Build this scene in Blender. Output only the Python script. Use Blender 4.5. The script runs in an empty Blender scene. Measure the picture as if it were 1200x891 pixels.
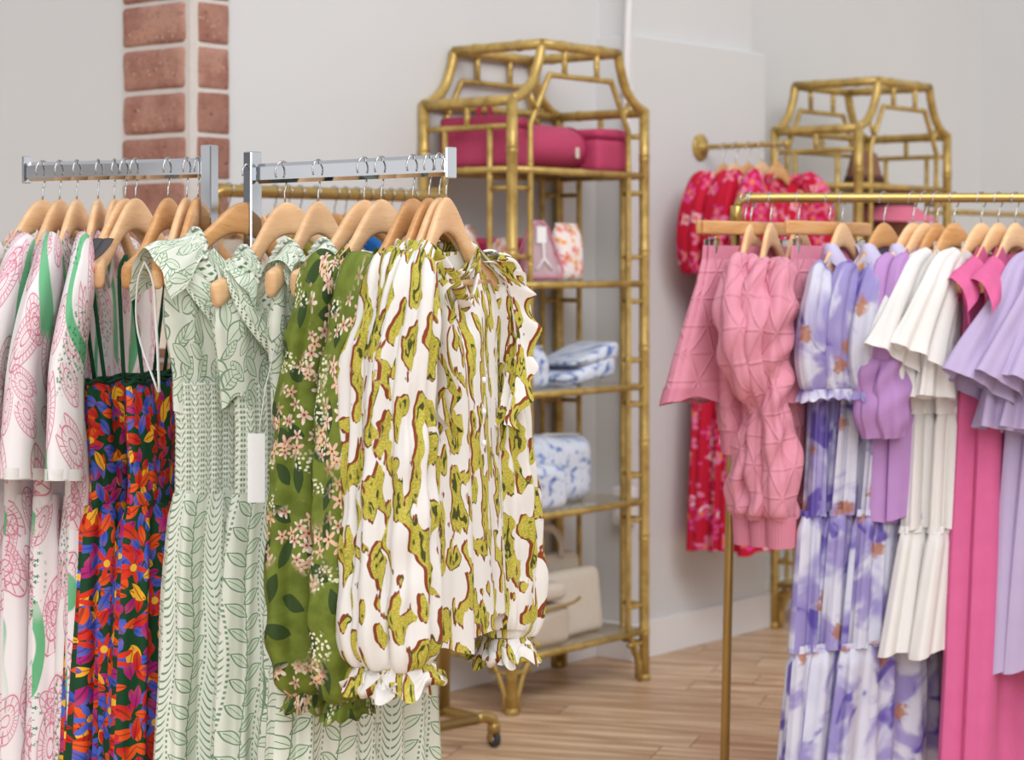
import bpy, math, random
import numpy as np
from mathutils import Vector, Matrix

SC = bpy.context.scene
COL = SC.collection
FPX = 2425.0          # focal length in pixels of the 1200 px wide frame
HOR = 310.0           # image row of the horizon
CAMZ = 1.32
PI = math.pi


def at(px, py, Y):
    """world point seen at pixel (px, py) at distance Y in front of the camera"""
    return Vector(((px - 600) / FPX * Y, Y, CAMZ - (py - HOR) / FPX * Y))


def on_line(px, a, b):
    """point of the ground-plan line a-b that is seen in image column px"""
    k = (px - 600) / FPX
    t = (k * a[1] - a[0]) / ((b[0] - a[0]) - k * (b[1] - a[1]))
    return (a[0] + t * (b[0] - a[0]), a[1] + t * (b[1] - a[1]))


# ------------------------------------------------------------------ objects
def tag(o, label=None, cat=None, group=None, kind=None):
    if label:
        o['label'] = label
    if cat:
        o['category'] = cat
    if group:
        o['group'] = group
    if kind:
        o['kind'] = kind
    return o


def thing(name, label, cat, loc=(0, 0, 0), yaw=0.0, group=None):
    o = bpy.data.objects.new(name, None)
    COL.objects.link(o)
    o.empty_display_size = 0.1
    o.location = loc
    o.rotation_euler = (0, 0, yaw)
    return tag(o, label, cat, group)


def copy_tree(o, parent=None):
    c = o.copy()
    COL.objects.link(c)
    if parent is not None:
        c.parent = parent
    for ch in list(o.children):
        copy_tree(ch, c)
    return c


class MB:
    """collects shapes into one mesh"""

    def __init__(self):
        self.v, self.f, self.uv, self.n = [], [], [], 0
        self.flat = []

    def add(self, verts, faces, uvs=None, flat=False):
        verts = np.asarray(verts, dtype=float)
        if uvs is None:
            uvs = np.stack([verts[:, 0] + verts[:, 1] * 0.6, -verts[:, 2]], 1)
        self.v.append(verts)
        self.uv.append(np.asarray(uvs, dtype=float))
        for q in faces:
            self.f.append(tuple(int(i) + self.n for i in q))
            self.flat.append(flat)
        self.n += len(verts)
        return self

    def grid(self, P, uv=None, closed_u=False, closed_v=False):
        P = np.asarray(P, dtype=float)
        nu, nv = P.shape[:2]
        faces = []
        for i in range(nu if closed_u else nu - 1):
            i2 = (i + 1) % nu
            for j in range(nv if closed_v else nv - 1):
                j2 = (j + 1) % nv
                faces.append((i * nv + j, i2 * nv + j, i2 * nv + j2, i * nv + j2))
        return self.add(P.reshape(-1, 3), faces, None if uv is None else np.asarray(uv).reshape(-1, 2))

    def tube(self, pts, r, seg=10, cap=True, ry=None, closed=False):
        pts = np.asarray(pts, dtype=float)
        n = len(pts)
        r = np.broadcast_to(np.asarray(r, dtype=float), (n,))
        ryv = r if ry is None else np.broadcast_to(np.asarray(ry, dtype=float), (n,))
        tang = np.zeros_like(pts)
        if closed:
            tang = np.roll(pts, -1, 0) - np.roll(pts, 1, 0)
        else:
            tang[1:-1] = pts[2:] - pts[:-2]
            tang[0] = pts[1] - pts[0]
            tang[-1] = pts[-1] - pts[-2]
        tang /= np.linalg.norm(tang, axis=1)[:, None] + 1e-12
        ref = np.array([0, 0, 1.0]) if abs(tang[0][2]) < 0.9 else np.array([0, 1.0, 0])
        a = np.cross(tang[0], ref)
        a /= np.linalg.norm(a)
        th = np.arange(seg) * 2 * PI / seg
        rings = []
        for i in range(n):
            a = a - tang[i] * np.dot(a, tang[i])
            a /= np.linalg.norm(a) + 1e-12
            b = np.cross(tang[i], a)
            rings.append(pts[i] + np.outer(np.cos(th) * r[i], a) + np.outer(np.sin(th) * ryv[i], b))
        V = np.array(rings).reshape(-1, 3)
        F = []
        for i in range(n if closed else n - 1):
            i2 = (i + 1) % n
            for k in range(seg):
                k2 = (k + 1) % seg
                F.append((i * seg + k, i * seg + k2, i2 * seg + k2, i2 * seg + k))
        if cap and not closed:
            F.append(tuple(range(seg))[::-1])
            F.append(tuple((n - 1) * seg + k for k in range(seg)))
        return self.add(V, F)

    def box(self, c, s, yaw=0.0, bev=0.0, rot=None):
        """box with chamfered edges"""
        hx, hy, hz = s[0] / 2, s[1] / 2, s[2] / 2
        b = min(bev, hx * .9, hy * .9, hz * .9)
        if b <= 0:
            V = np.array([(x, y, z) for x in (-hx, hx) for y in (-hy, hy) for z in (-hz, hz)])
            F = [(0, 1, 3, 2), (4, 6, 7, 5), (0, 4, 5, 1), (2, 3, 7, 6), (0, 2, 6, 4), (1, 5, 7, 3)]
        else:
            V, idx = [], {}
            for sx in (-1, 1):
                for sy in (-1, 1):
                    for sz in (-1, 1):
                        for ax in range(3):
                            p = [sx * (hx - b), sy * (hy - b), sz * (hz - b)]
                            p[ax] = (sx * hx, sy * hy, sz * hz)[ax]
                            idx[(sx, sy, sz, ax)] = len(V)
                            V.append(p)
            V = np.array(V)
            F = []
            for ax in range(3):
                for sg in (-1, 1):
                    o = [k for k in range(3) if k != ax]
                    q = []
                    for (p, r_) in ((-1, -1), (1, -1), (1, 1), (-1, 1)):
                        s3 = [0, 0, 0]
                        s3[ax], s3[o[0]], s3[o[1]] = sg, p, r_
                        q.append(idx[(*s3, ax)])
                    F.append(q)
            for ax in range(3):
                o = [k for k in range(3) if k != ax]
                for p in (-1, 1):
                    for r_ in (-1, 1):
                        q = []
                        for sg, aa in ((-1, o[0]), (1, o[0]), (1, o[1]), (-1, o[1])):
                            s3 = [0, 0, 0]
                            s3[ax], s3[o[0]], s3[o[1]] = sg, p, r_
                            q.append(idx[(*s3, aa)])
                        F.append(q)
            for sx in (-1, 1):
                for sy in (-1, 1):
                    for sz in (-1, 1):
                        F.append([idx[(sx, sy, sz, k)] for k in range(3)])
        if rot is not None:
            V = V @ np.array(rot).T
        cy, sy_ = math.cos(yaw), math.sin(yaw)
        R = np.array([[cy, -sy_, 0], [sy_, cy, 0], [0, 0, 1]])
        V = V @ R.T + np.array(c, dtype=float)
        return self.add(V, F, flat=True)

    def rbox(self, c, s, r, n=10, yaw=0.0, fn=None):
        """soft box: rounded everywhere, optional shape function fn(points)->points"""
        h = np.array(s, dtype=float) / 2
        r = min(r, h.min() * 0.98)
        V, F, base = [], [], 0
        lin = np.linspace(-1, 1, n + 1)
        lin = np.sign(lin) * (1 - (1 - np.abs(lin)) ** 1.6)
        for ax in range(3):
            o = [k for k in range(3) if k != ax]
            for sg in (-1, 1):
                A, B = np.meshgrid(lin, lin, indexing='ij')
                P = np.zeros((n + 1, n + 1, 3))
                P[..., ax] = sg
                P[..., o[0]] = A
                P[..., o[1]] = B
                P = P.reshape(-1, 3) * h
                inner = np.clip(P, -(h - r), h - r)
                d = P - inner
                L = np.linalg.norm(d, axis=1)[:, None]
                P = inner + d / (L + 1e-9) * r
                V.append(P)
                flip = (sg > 0) ^ (ax == 1)
                for i in range(n):
                    for j in range(n):
                        q = (base + i * (n + 1) + j, base + (i + 1) * (n + 1) + j, base + (i + 1) * (n + 1) + j + 1, base + i * (n + 1) + j + 1)
                        F.append(q if flip else q[::-1])
                base += (n + 1) ** 2
        V = np.concatenate(V)
        uv = np.stack([V[:, 0] + V[:, 1] * 0.9, -V[:, 2] + V[:, 1] * .4], 1)
        if fn is not None:
            V = fn(V)
        cy, sy_ = math.cos(yaw), math.sin(yaw)
        R = np.array([[cy, -sy_, 0], [sy_, cy, 0], [0, 0, 1]])
        return self.add(V @ R.T + np.array(c, dtype=float), F, uv)

    def lathe(self, prof, c=(0, 0, 0), seg=20, axis=2, sx=1.0, sy=1.0):
        prof = np.asarray(prof, dtype=float)
        th = np.arange(seg) * 2 * PI / seg
        V = []
        for rr, zz in prof:
            p = np.stack([np.cos(th) * rr * sx, np.sin(th) * rr * sy, np.full(seg, zz)], 1)
            V.append(p)
        V = np.concatenate(V)
        if axis == 0:
            V = V[:, [2, 0, 1]]
        elif axis == 1:
            V = V[:, [1, 2, 0]]
        F = []
        for i in range(len(prof) - 1):
            for k in range(seg):
                k2 = (k + 1) % seg
                F.append((i * seg + k, i * seg + k2, (i + 1) * seg + k2, (i + 1) * seg + k))
        F.append(tuple(range(seg))[::-1])
        F.append(tuple((len(prof) - 1) * seg + k for k in range(seg)))
        return self.add(V + np.array(c, dtype=float), F)

    def xform(self, M):
        M = np.array(M)
        self.v = [v @ M[:3, :3].T + M[:3, 3] for v in self.v]
        return self

    def build(self, name, mat, parent=None, label=None, weld=False):
        me = bpy.data.meshes.new(name)
        V = np.concatenate(self.v)
        U = np.concatenate(self.uv)
        me.from_pydata(V.tolist(), [], self.f)
        me.polygons.foreach_set('use_smooth', [not x for x in self.flat])
        uvl = me.uv_layers.new(name='UVMap')
        li = np.zeros(len(me.loops), dtype=np.int32)
        me.loops.foreach_get('vertex_index', li)
        uvl.data.foreach_set('uv', U[li].astype(np.float32).ravel())
        me.materials.append(mat)
        if weld:
            import bmesh
            bm = bmesh.new()
            bm.from_mesh(me)
            bmesh.ops.remove_doubles(bm, verts=bm.verts, dist=1e-5)
            bm.to_mesh(me)
            bm.free()
        me.update()
        o = bpy.data.objects.new(name, me)
        COL.objects.link(o)
        if parent is not None:
            o.parent = parent
        if label:
            o['label'] = label
        return o


def crom(pts, n=24):
    """Catmull-Rom through points"""
    P = np.asarray(pts, dtype=float)
    P = np.vstack([2 * P[0] - P[1], P, 2 * P[-1] - P[-2]])
    segs = len(P) - 3
    out = []
    for t in np.linspace(0, segs - 1e-9, n):
        i = int(t)
        f = t - i
        p0, p1, p2, p3 = P[i:i + 4]
        out.append(0.5 * ((2 * p1) + (-p0 + p2) * f + (2 * p0 - 5 * p1 + 4 * p2 - p3) * f * f + (-p0 + 3 * p1 - 3 * p2 + p3) * f ** 3))
    return np.array(out)


def sstep(a, b, x):
    t = np.clip((np.asarray(x, dtype=float) - a) / (b - a), 0, 1)
    return t * t * (3 - 2 * t)
# ------------------------------------------------------------------ materials
def lin(c):
    return tuple(((x / 255) / 12.92 if x / 255 <= 0.04045 else ((x / 255 + 0.055) / 1.055) ** 2.4) for x in c) + (1.0,)


class S:
    """a value in a node tree; arithmetic makes Math nodes"""
    nt = None

    def __init__(self, s):
        self.s = s

    def __add__(self, o): return m_('ADD', self, o)
    def __radd__(self, o): return m_('ADD', o, self)
    def __sub__(self, o): return m_('SUBTRACT', self, o)
    def __rsub__(self, o): return m_('SUBTRACT', o, self)
    def __mul__(self, o): return m_('MULTIPLY', self, o)
    def __rmul__(self, o): return m_('MULTIPLY', o, self)
    def __truediv__(self, o): return m_('DIVIDE', self, o)
    def __lt__(self, o): return m_('LESS_THAN', self, o)
    def __gt__(self, o): return m_('GREATER_THAN', self, o)


def put(sock, v):
    if isinstance(v, S):
        S.nt.links.new(v.s, sock)
    elif isinstance(v, bpy.types.NodeSocket):
        S.nt.links.new(v, sock)
    else:
        sock.default_value = v


def m_(op, *a):
    n = S.nt.nodes.new('ShaderNodeMath')
    n.operation = op
    for i, x in enumerate(a):
        put(n.inputs[i], x)
    return S(n.outputs[0])


def sin(x): return m_('SINE', x)
def cos(x): return m_('COSINE', x)
def ab(x): return m_('ABSOLUTE', x)
def fract(x): return m_('FRACT', x)
def floor_(x): return m_('FLOOR', x)
def mx(a, b): return m_('MAXIMUM', a, b)
def mn(a, b): return m_('MINIMUM', a, b)
def sq(x): return x * x
def sqrt_(x): return m_('SQRT', x)
def atan2(a, b): return m_('ARCTAN2', a, b)


def ss(a, b, x):
    n = S.nt.nodes.new('ShaderNodeMapRange')
    n.interpolation_type = 'SMOOTHSTEP'
    put(n.inputs[0], x)
    n.inputs[1].default_value, n.inputs[2].default_value = a, b
    n.inputs[3].default_value, n.inputs[4].default_value = 0, 1
    return S(n.outputs[0])


def band(x, w, soft=0.35):
    """1 where |x| < w, with a soft edge"""
    return 1.0 - ss(w * (1 - soft), w * (1 + soft), ab(x))


def mix(f, a, b):
    n = S.nt.nodes.new('ShaderNodeMix')
    n.data_type = 'RGBA'
    put(n.inputs[0], f)
    put(n.inputs[6], a if isinstance(a, S) else lin(a))
    put(n.inputs[7], b if isinstance(b, S) else lin(b))
    return S(n.outputs[2])


def vec(x, y, z=0.0):
    n = S.nt.nodes.new('ShaderNodeCombineXYZ')
    put(n.inputs[0], x)
    put(n.inputs[1], y)
    put(n.inputs[2], z)
    return S(n.outputs[0])


def sep(v):
    n = S.nt.nodes.new('ShaderNodeSeparateXYZ')
    put(n.inputs[0], v)
    return S(n.outputs[0]), S(n.outputs[1]), S(n.outputs[2])


def noise(v, scale=1.0, detail=1.0, rough=0.5, dist=0.0):
    n = S.nt.nodes.new('ShaderNodeTexNoise')
    put(n.inputs['Vector'], v)
    n.inputs['Scale'].default_value = scale
    n.inputs['Detail'].default_value = detail
    n.inputs['Roughness'].default_value = rough
    n.inputs['Distortion'].default_value = dist
    return S(n.outputs['Fac'])


def voro(x, y, rand=1.0):
    """cell coordinates: local offset dx, dy, three random values, distance"""
    n = S.nt.nodes.new('ShaderNodeTexVoronoi')
    n.voronoi_dimensions = '2D'
    n.inputs['Scale'].default_value = 1.0
    n.inputs['Randomness'].default_value = rand
    v = vec(x, y)
    put(n.inputs['Vector'], v)
    px_, py_, _ = sep(S(n.outputs['Position']))
    r, g, b = sep(S(n.outputs['Color']))
    return x - px_, y - py_, r, g, b, S(n.outputs['Distance'])


def rot2(dx, dy, ang):
    c, s = cos(ang), sin(ang)
    return dx * c + dy * s, dy * c - dx * s


def ramp(f, stops, const=True):
    n = S.nt.nodes.new('ShaderNodeValToRGB')
    n.color_ramp.interpolation = 'CONSTANT' if const else 'LINEAR'
    el = n.color_ramp.elements
    while len(el) < len(stops):
        el.new(0.5)
    for e, (p, c) in zip(el, stops):
        e.position = p
        e.color = lin(c)
    put(n.inputs[0], f)
    return S(n.outputs[0])


def coords(kind='UV'):
    n = S.nt.nodes.new('ShaderNodeTexCoord')
    return S(n.outputs[kind])


MATS = {}


def material(name, rough=0.8, metal=0.0, spec=0.3, bump=None, sheen=0.0, transmission=0.0, ior=1.45, coat=0.0, trans=0.0):
    """decorator: the function returns a colour (and optionally a bump height, roughness)"""
    def deco(fn):
        m = bpy.data.materials.new(name)
        m.use_nodes = True
        nt = m.node_tree
        nt.nodes.clear()
        S.nt = nt
        out = nt.nodes.new('ShaderNodeOutputMaterial')
        bs = nt.nodes.new('ShaderNodeBsdfPrincipled')
        bs.inputs['Roughness'].default_value = rough
        bs.inputs['Metallic'].default_value = metal
        bs.inputs['Specular IOR Level'].default_value = spec
        bs.inputs['Sheen Weight'].default_value = sheen
        bs.inputs['Transmission Weight'].default_value = transmission
        bs.inputs['IOR'].default_value = ior
        bs.inputs['Coat Weight'].default_value = coat
        res = fn()
        h = None
        if isinstance(res, tuple) and isinstance(res[0], S):
            res, h = res[0], res[1]
        elif isinstance(res, tuple) and isinstance(res[0], tuple):
            res, h = res[0], res[1]
        put(bs.inputs['Base Color'], res if isinstance(res, S) else lin(res))
        if h is not None:
            b = nt.nodes.new('ShaderNodeBump')
            b.inputs['Strength'].default_value = bump[0] if bump else 0.3
            b.inputs['Distance'].default_value = bump[1] if bump else 0.002
            put(b.inputs['Height'], h)
            nt.links.new(b.outputs[0], bs.inputs['Normal'])
        surf = bs.outputs[0]
        if trans > 0:
            tr = nt.nodes.new('ShaderNodeBsdfTranslucent')
            put(tr.inputs[0], res if isinstance(res, S) else lin(res))
            ms = nt.nodes.new('ShaderNodeMixShader')
            ms.inputs[0].default_value = trans
            nt.links.new(bs.outputs[0], ms.inputs[1])
            nt.links.new(tr.outputs[0], ms.inputs[2])
            surf = ms.outputs[0]
        nt.links.new(surf, out.inputs[0])
        MATS[name] = m
        return fn
    return deco


def uvxy():
    u, v, _ = sep(coords('UV'))
    return u, v


def weave(u, v, f=2600.0):
    return sin(u * f) * sin(v * f)


def leaf(p, q, l, w):
    """signed leaf distance (negative inside)"""
    return ab(q) - w * (1.0 - sq(p / l))


# --- light green block-print, skirt panels: leafy vines beside chevron stripes
GREEN_BASE, GREEN_INK, GREEN_TINT = (234, 237, 226), (98, 138, 106), (221, 231, 212)


@material('print_vine_stripe', rough=0.85, bump=(0.25, 0.001), trans=0.12)
def _():
    u, v = uvxy()
    P = 0.112
    wob = 0.006 * sin(v * 21.0)
    xx = (fract((u + wob) / P) - 0.5) * P          # metres from the vine's stem
    ink = band(xx, 0.0009)
    fill = None
    for sg, off in ((1, 0.0), (-1, 0.5)):
        h = 0.042
        yy = (fract(v / h + off) - 0.5) * h
        dx = xx * sg - 0.0145
        c, s_ = math.cos(0.95), math.sin(0.95)
        p = dx * c - yy * s_ * 1.0
        q = dx * s_ + yy * c
        p, q = dx * s_ - yy * c, dx * c + yy * s_
        d = leaf(p, q, 0.0215, 0.0088)
        ink = mx(ink, band(d, 0.0011))
        ink = mx(ink, band(q, 0.0006) * (ab(p) < 0.016))
        f_ = d < 0.0
        fill = f_ if fill is None else mx(fill, f_)
    # chevron column half a period away
    x2 = (fract((u + wob) / P + 0.5) - 0.5) * P
    ch = fract((v + 1.1 * ab(x2) - 0.004 * sin(ab(x2) * 220.0)) / 0.0135)
    chev = band(ch - 0.5, 0.14) * band(x2, 0.016, 0.1)
    chev = chev * (ab(x2) > 0.0012)
    dots = band(x2 - 0.021, 0.0016) * band(fract(v / 0.009) - 0.5, 0.25)
    dots = mx(dots, band(x2 + 0.021, 0.0016) * band(fract(v / 0.009 + .5) - 0.5, 0.25))
    ink = mx(mx(ink, chev), dots)
    n = noise(coords('UV'), 60, 2)
    base = mix(n, GREEN_BASE, (227, 232, 218))
    c = mix(fill, base, GREEN_TINT)
    return mix(ink * (0.72 + 0.35 * n), c, GREEN_INK), weave(u, v)


@material('print_small_leaf', rough=0.85, bump=(0.55, 0.002), trans=0.1)
def _():
    u, v = uvxy()
    P = 0.03
    x = (fract(u / P) - 0.5) * P
    col = floor_(u / P)
    ch = fract((v + 1.5 * ab(x)) / 0.0125)
    chev = band(ch - 0.5, 0.16) * band(x, 0.0075, .1) * (ab(x) > 0.0009)
    dots = band(ab(x) - 0.0125, 0.0017) * band(fract(v / 0.0095) - 0.5, 0.26)
    ink = mx(chev, dots)
    n = noise(coords('UV'), 50, 2)
    return mix(ink * (.62 + .4 * n), mix(n, GREEN_BASE, (226, 232, 216)), (98, 132, 104)), sin(v * 780.0) * 0.8 + sin(u * 420.0) * 0.3


@material('print_bold_leaf', rough=0.85, bump=(0.25, 0.001), trans=0.12)
def _():
    u, v = uvxy()
    nz = noise(coords('UV'), 9, 1)
    uu, vv = u + (nz - 0.5) * .05, v + (nz - 0.5) * .06
    ink, fill = None, None
    for sc, o in ((21.0, 0.0), (17.0, 3.7)):
        dx, dy, r, g, b, d = voro(uu * sc * 1.5 + o, vv * sc + o, 0.75)
        p, q = rot2(dx, dy, (r - 0.5) * 2.2 + 1.57)
        lf = leaf(p, q, 0.56, 0.27)
        e = mx(band(lf, 0.026), band(q, 0.014) * (ab(p) < 0.42))
        e = mx(e, band(fract(p * 5.0 + ab(q) * 4.0) - 0.5, 0.10) * (lf < 0.0) * (g > 0.5))
        ink = e if ink is None else mx(ink, e * (1.0 - fill))
        f_ = lf < 0.0
        fill = f_ if fill is None else mx(fill, f_)
    n = noise(coords('UV'), 60, 2)
    c = mix(fill, mix(n, GREEN_BASE, (227, 232, 218)), GREEN_TINT)
    return mix(ink * .85, c, (100, 134, 106)), weave(u, v)


@material('print_border_dash', rough=0.85, bump=(0.2, 0.001), trans=0.1)
def _():
    u, v = uvxy()
    ink = band(fract((u + v) / 0.0155) - 0.5, 0.2) * band(fract((v - u) / 0.012) - .5, 0.3)
    return mix(ink, (229, 233, 219), (96, 126, 98))


# --- white blouse fabric with olive-yellow blotches edged rust and dark green
@material('print_yellow_blotch', rough=0.7, bump=(0.2, 0.001), trans=0.15)
def _():
    u, v = uvxy()
    def field(du, dv):
        return noise(vec((u + du) * 46.0, (v + dv) * 16.5, 3.1), 1.0, 1.6, 0.55)
    n0 = field(0, 0)
    n1 = field(0.0034, 0.0012)
    n2 = field(-0.004, 0.0)
    th = 0.522
    blob = ss(th - .004, th + .004, n0)
    edge = ss(th - .004, th + .004, n1) * (1.0 - blob)
    edge = mx(edge, band(n0 - th, 0.010) * (1.0 - ss(0.49, 0.52, n2)))
    core = noise(vec(u * 60.0, v * 17.0, 9.0), 1.0, 2.0, 0.6)
    dark = band(core - 0.5, 0.032) * ss(th + .06, th + .1, n0)
    dark = mx(dark, band(n0 - th - 0.012, 0.010) * ss(.5, .56, core))
    dx, dy, r, g, b, d = voro(u * 330.0, v * 330.0)
    stip = (d < 0.36) * blob
    c = mix(blob, (238, 235, 232), mix(ss(.3, .7, core), (194, 182, 66), (176, 166, 52)))
    c = mix(stip * 0.55, c, (222, 212, 120))
    c = mix(dark * .95, c, (58, 66, 30))
    return mix(edge, c, (142, 66, 34)), weave(u, v)


# --- olive green with pale blossom sprays
@material('print_green_blossom', rough=0.75, bump=(0.2, 0.001), trans=0.1)
def _():
    u, v = uvxy()
    n = noise(coords('UV'), 40, 3)
    c = mix(ss(.35, .65, n), (114, 128, 48), (98, 112, 40))
    dx, dy, r, g, b, d = voro(u * 26.0 + 4.0, v * 17.0)
    p, q = rot2(dx, dy, r * 6.28)
    lf = leaf(p, q, .46, .2)
    c = mix((lf < 0.0) * (g > 0.25), c, (56, 76, 38))
    zone = ss(.50, .58, noise(vec(u * 9.0, v * 7.0, 5.0), 1.0, 1.0))
    for sc, o, R in ((31.0, 1.3, .47), (40.0, 7.7, .45)):
        dx, dy, r, g, b, d = voro(u * sc * 1.2 + o, v * sc * .95 + o, .9)
        th = atan2(dy, dx)
        pet = R * (0.62 + 0.36 * cos(th * 5.0 + r * 6.0))
        inside = ss(-.03, .03, pet - d) * zone * (b > 0.25)
        pc = mix(ss(.0, .4, d), mix(g > 0.5, (214, 150, 130), (232, 190, 150)), mix(g > .45, (240, 226, 208), (232, 188, 172)))
        c = mix(inside, c, pc)
        c = mix(inside * band(d, .07), c, (120, 70, 40))
    dx, dy, r, g, b, d = voro(u * 150.0, v * 150.0)
    tiny = (d < .33) * ss(.56, .60, noise(vec(u * 16.0, v * 14.0, 1.0), 1.0, 1.0)) * (1.0 - zone)
    c = mix(tiny, c, (228, 224, 196))
    return c, weave(u, v)


# --- dark green with saturated petals
@material('print_bright_petals', rough=0.75, bump=(0.2, 0.001))
def _():
    u, v = uvxy()
    c = mix(noise(coords('UV'), 30, 2), (16, 58, 34), (26, 74, 42))
    for sc, o, l, w in ((34.0, 0.0, .62, .3), (30.0, 5.3, .6, .28), (40.0, 11.9, .62, .28), (27.0, 17.1, .56, .24)):
        dx, dy, r, g, b, d = voro(u * sc * 1.25 + o, v * sc + o * 1.7, 1.0)
        p, q = rot2(dx, dy, r * 6.28)
        lf = leaf(p, q, l, w)
        col = ramp(g, [(0, (200, 36, 28)), (.24, (58, 88, 190)), (.50, (170, 34, 116)), (.72, (226, 80, 24)), (.91, (240, 176, 44))])
        col = mix(band(q, .035) * .6, col, (60, 20, 40))
        col = mix(ss(-.2, .4, p) * .12, col, (240, 150, 60))
        c = mix((lf < 0.0) * (b > 0.36), c, col)
    dx, dy, r, g, b, d = voro(u * 17.0 + 2.2, v * 14.0 + 8.0, .9)
    th = atan2(dy, dx)
    pet = .4 * (0.6 + 0.4 * cos(th * 6.0 + r * 6.0))
    ins = (pet > d) * (b > 0.5)
    c = mix(ins, c, mix(g > .55, (78, 104, 200), (214, 52, 34)))
    c = mix((d < .09) * (b > 0.5), c, (240, 190, 60))
    return c, weave(u, v)


# --- white with sketched pink shells and green ribbons
@material('print_pink_sketch', rough=0.75, bump=(0.15, 0.001), trans=0.12)
def _():
    u, v = uvxy()
    n = noise(vec(u * 5.0, v * 3.0, 2.0), 1.0, 1.0)
    c = mix(noise(coords('UV'), 14, 2), (240, 237, 237), (240, 231, 233))
    for sc, o, l in ((8.0, 0.0, .54), (11.0, 6.4, .5)):
        dx, dy, r, g, b, d = voro(u * sc * 1.25 + o, v * sc * .85 + o, .85)
        p, q = rot2(dx, dy, (r - .5) * 2.0 + 1.57)
        e = sqrt_(sq(p / l) + sq(q / .25))
        th = atan2(q, p)
        rings = band(fract(e * 3.0 - .12) - .5, .085)
        veins = band(fract(th * 3.2 + p) - .5, .09) * (e > .33) * (e < .82)
        keep = (e < .96) * (b > .12)
        c = mix(keep * .22, c, (232, 180, 194))
        c = mix(mx(rings, veins) * keep * .85, c, (206, 112, 140))
    x1 = u + (n - .5) * .22 + .03 * sin(v * 5.0)
    rib = band(fract(x1 / .15) - .5, .066, .08) * ss(.40, .45, noise(vec(u * 3.0, v * 4.2, 7.0), 1.0, 0.0))
    c = mix(rib, c, mix(noise(vec(u * 30.0, v * 8.0, 1.0)), (84, 172, 116), (136, 202, 158)))
    dx, dy, r, g, b, d = voro(u * 85.0, v * 85.0, .8)
    th = atan2(dy, dx)
    star = (.3 * (.62 + .38 * cos(th * 5.0)) > d) * ss(.63, .66, noise(vec(u * 7.0, v * 5.0, 4.0), 1.0, 0.0))
    c = mix(star, c, (44, 140, 92))
    return c, weave(u, v)


# --- lilac watercolour flowers
@material('print_watercolour', rough=0.75, bump=(0.15, 0.001), trans=0.2)
def _():
    u, v = uvxy()
    w1 = noise(vec(u * 9.0, v * 8.0, 1.0), 1.0, 3.0, .55, .6)
    w2 = noise(vec(u * 16.0, v * 11.0, 6.0), 1.0, 2.0, .5, .8)
    c = mix(w2, (226, 224, 236), (198, 200, 220))
    c = mix(ss(.43, .57, w1), c, mix(w2, (178, 168, 212), (126, 112, 184)))
    c = mix(ss(.58, .66, w2) * ss(.40, .52, w1), c, (104, 88, 170))
    dx, dy, r, g, b, d = voro(u * 9.0 + 2.0, v * 8.0, .9)
    wob = noise(vec(u * 90.0, v * 90.0, 1.0), 1.0, 2.0)
    spot = ss(.16, .30, .40 * wob + .10 - d * 1.3 + .1) * (b > .35)
    c = mix(spot * .85, c, mix(wob, (206, 138, 84), (150, 96, 70)))
    return c, weave(u, v)


# --- red and magenta flowers
@material('print_red_flower', rough=0.75, trans=0.1)
def _():
    u, v = uvxy()
    c = mix(noise(coords('UV'), 20, 2), (206, 24, 48), (190, 18, 60))
    for sc, o in ((13.0, 0.0), (17.0, 5.0)):
        dx, dy, r, g, b, d = voro(u * sc + o, v * sc + o, .9)
        th = atan2(dy, dx)
        pet = .42 * (.65 + .35 * cos(th * 4.0 + r * 6.0))
        c = mix((pet > d) * (b > .3), c, mix(g > .5, (222, 70, 140), (226, 120, 160)))
        c = mix((d < .10) * (b > .3), c, (232, 130, 40))
        c = mix(band(d - .2, .03) * (b > .75), c, (245, 225, 225))
    return c


# --- plain cloths
def plain(name, col, col2=None, rough=.8, wv=True, trans=.1, grain=18.0):
    @material(name, rough=rough, bump=(0.2, 0.001), trans=trans)
    def _():
        u, v = uvxy()
        n = noise(coords('UV'), grain, 3)
        return mix(n, col, col2 or tuple(int(x * .93) for x in col)), weave(u, v, 2200.0)


plain('cloth_white', (238, 236, 233), (230, 227, 224), trans=.2)
plain('cloth_lining', (238, 234, 230))
plain('cloth_hot_pink', (216, 106, 154), (204, 92, 142))
plain('cloth_lavender', (188, 172, 206), (178, 162, 198))
plain('cloth_pale_lilac', (206, 200, 226), (194, 186, 218))
plain('cloth_orchid', (186, 144, 198), (174, 130, 188))
plain('cloth_rib_pink', (212, 136, 157), (202, 124, 146))
plain('cloth_blue', (40, 110, 190), (28, 90, 170))
plain('cloth_olive', (168, 164, 70), (150, 148, 60))
plain('cloth_dark_green', (18, 70, 44), (14, 58, 36))
plain('cloth_cream', (226, 218, 204), (214, 204, 188))
plain('canvas', (208, 196, 180), (194, 180, 164), trans=0, grain=60)
plain('canvas_light', (218, 208, 194), (206, 194, 178), trans=0, grain=60)
plain('magenta_bag', (192, 74, 110), (178, 60, 96), rough=.6, trans=0, grain=160)
plain('magenta_dark', (168, 36, 82), (150, 28, 72), rough=.6, trans=0)
plain('felt_brown', (150, 108, 88), (132, 92, 74), trans=0, grain=40)
plain('felt_band', (92, 62, 54), trans=0)
plain('visor_pink', (226, 126, 150), (214, 110, 138), trans=0)
plain('pad_grey', (84, 82, 84), (70, 68, 70), trans=0)
plain('paper_white', (240, 240, 240), (234, 234, 234), trans=0)


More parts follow.
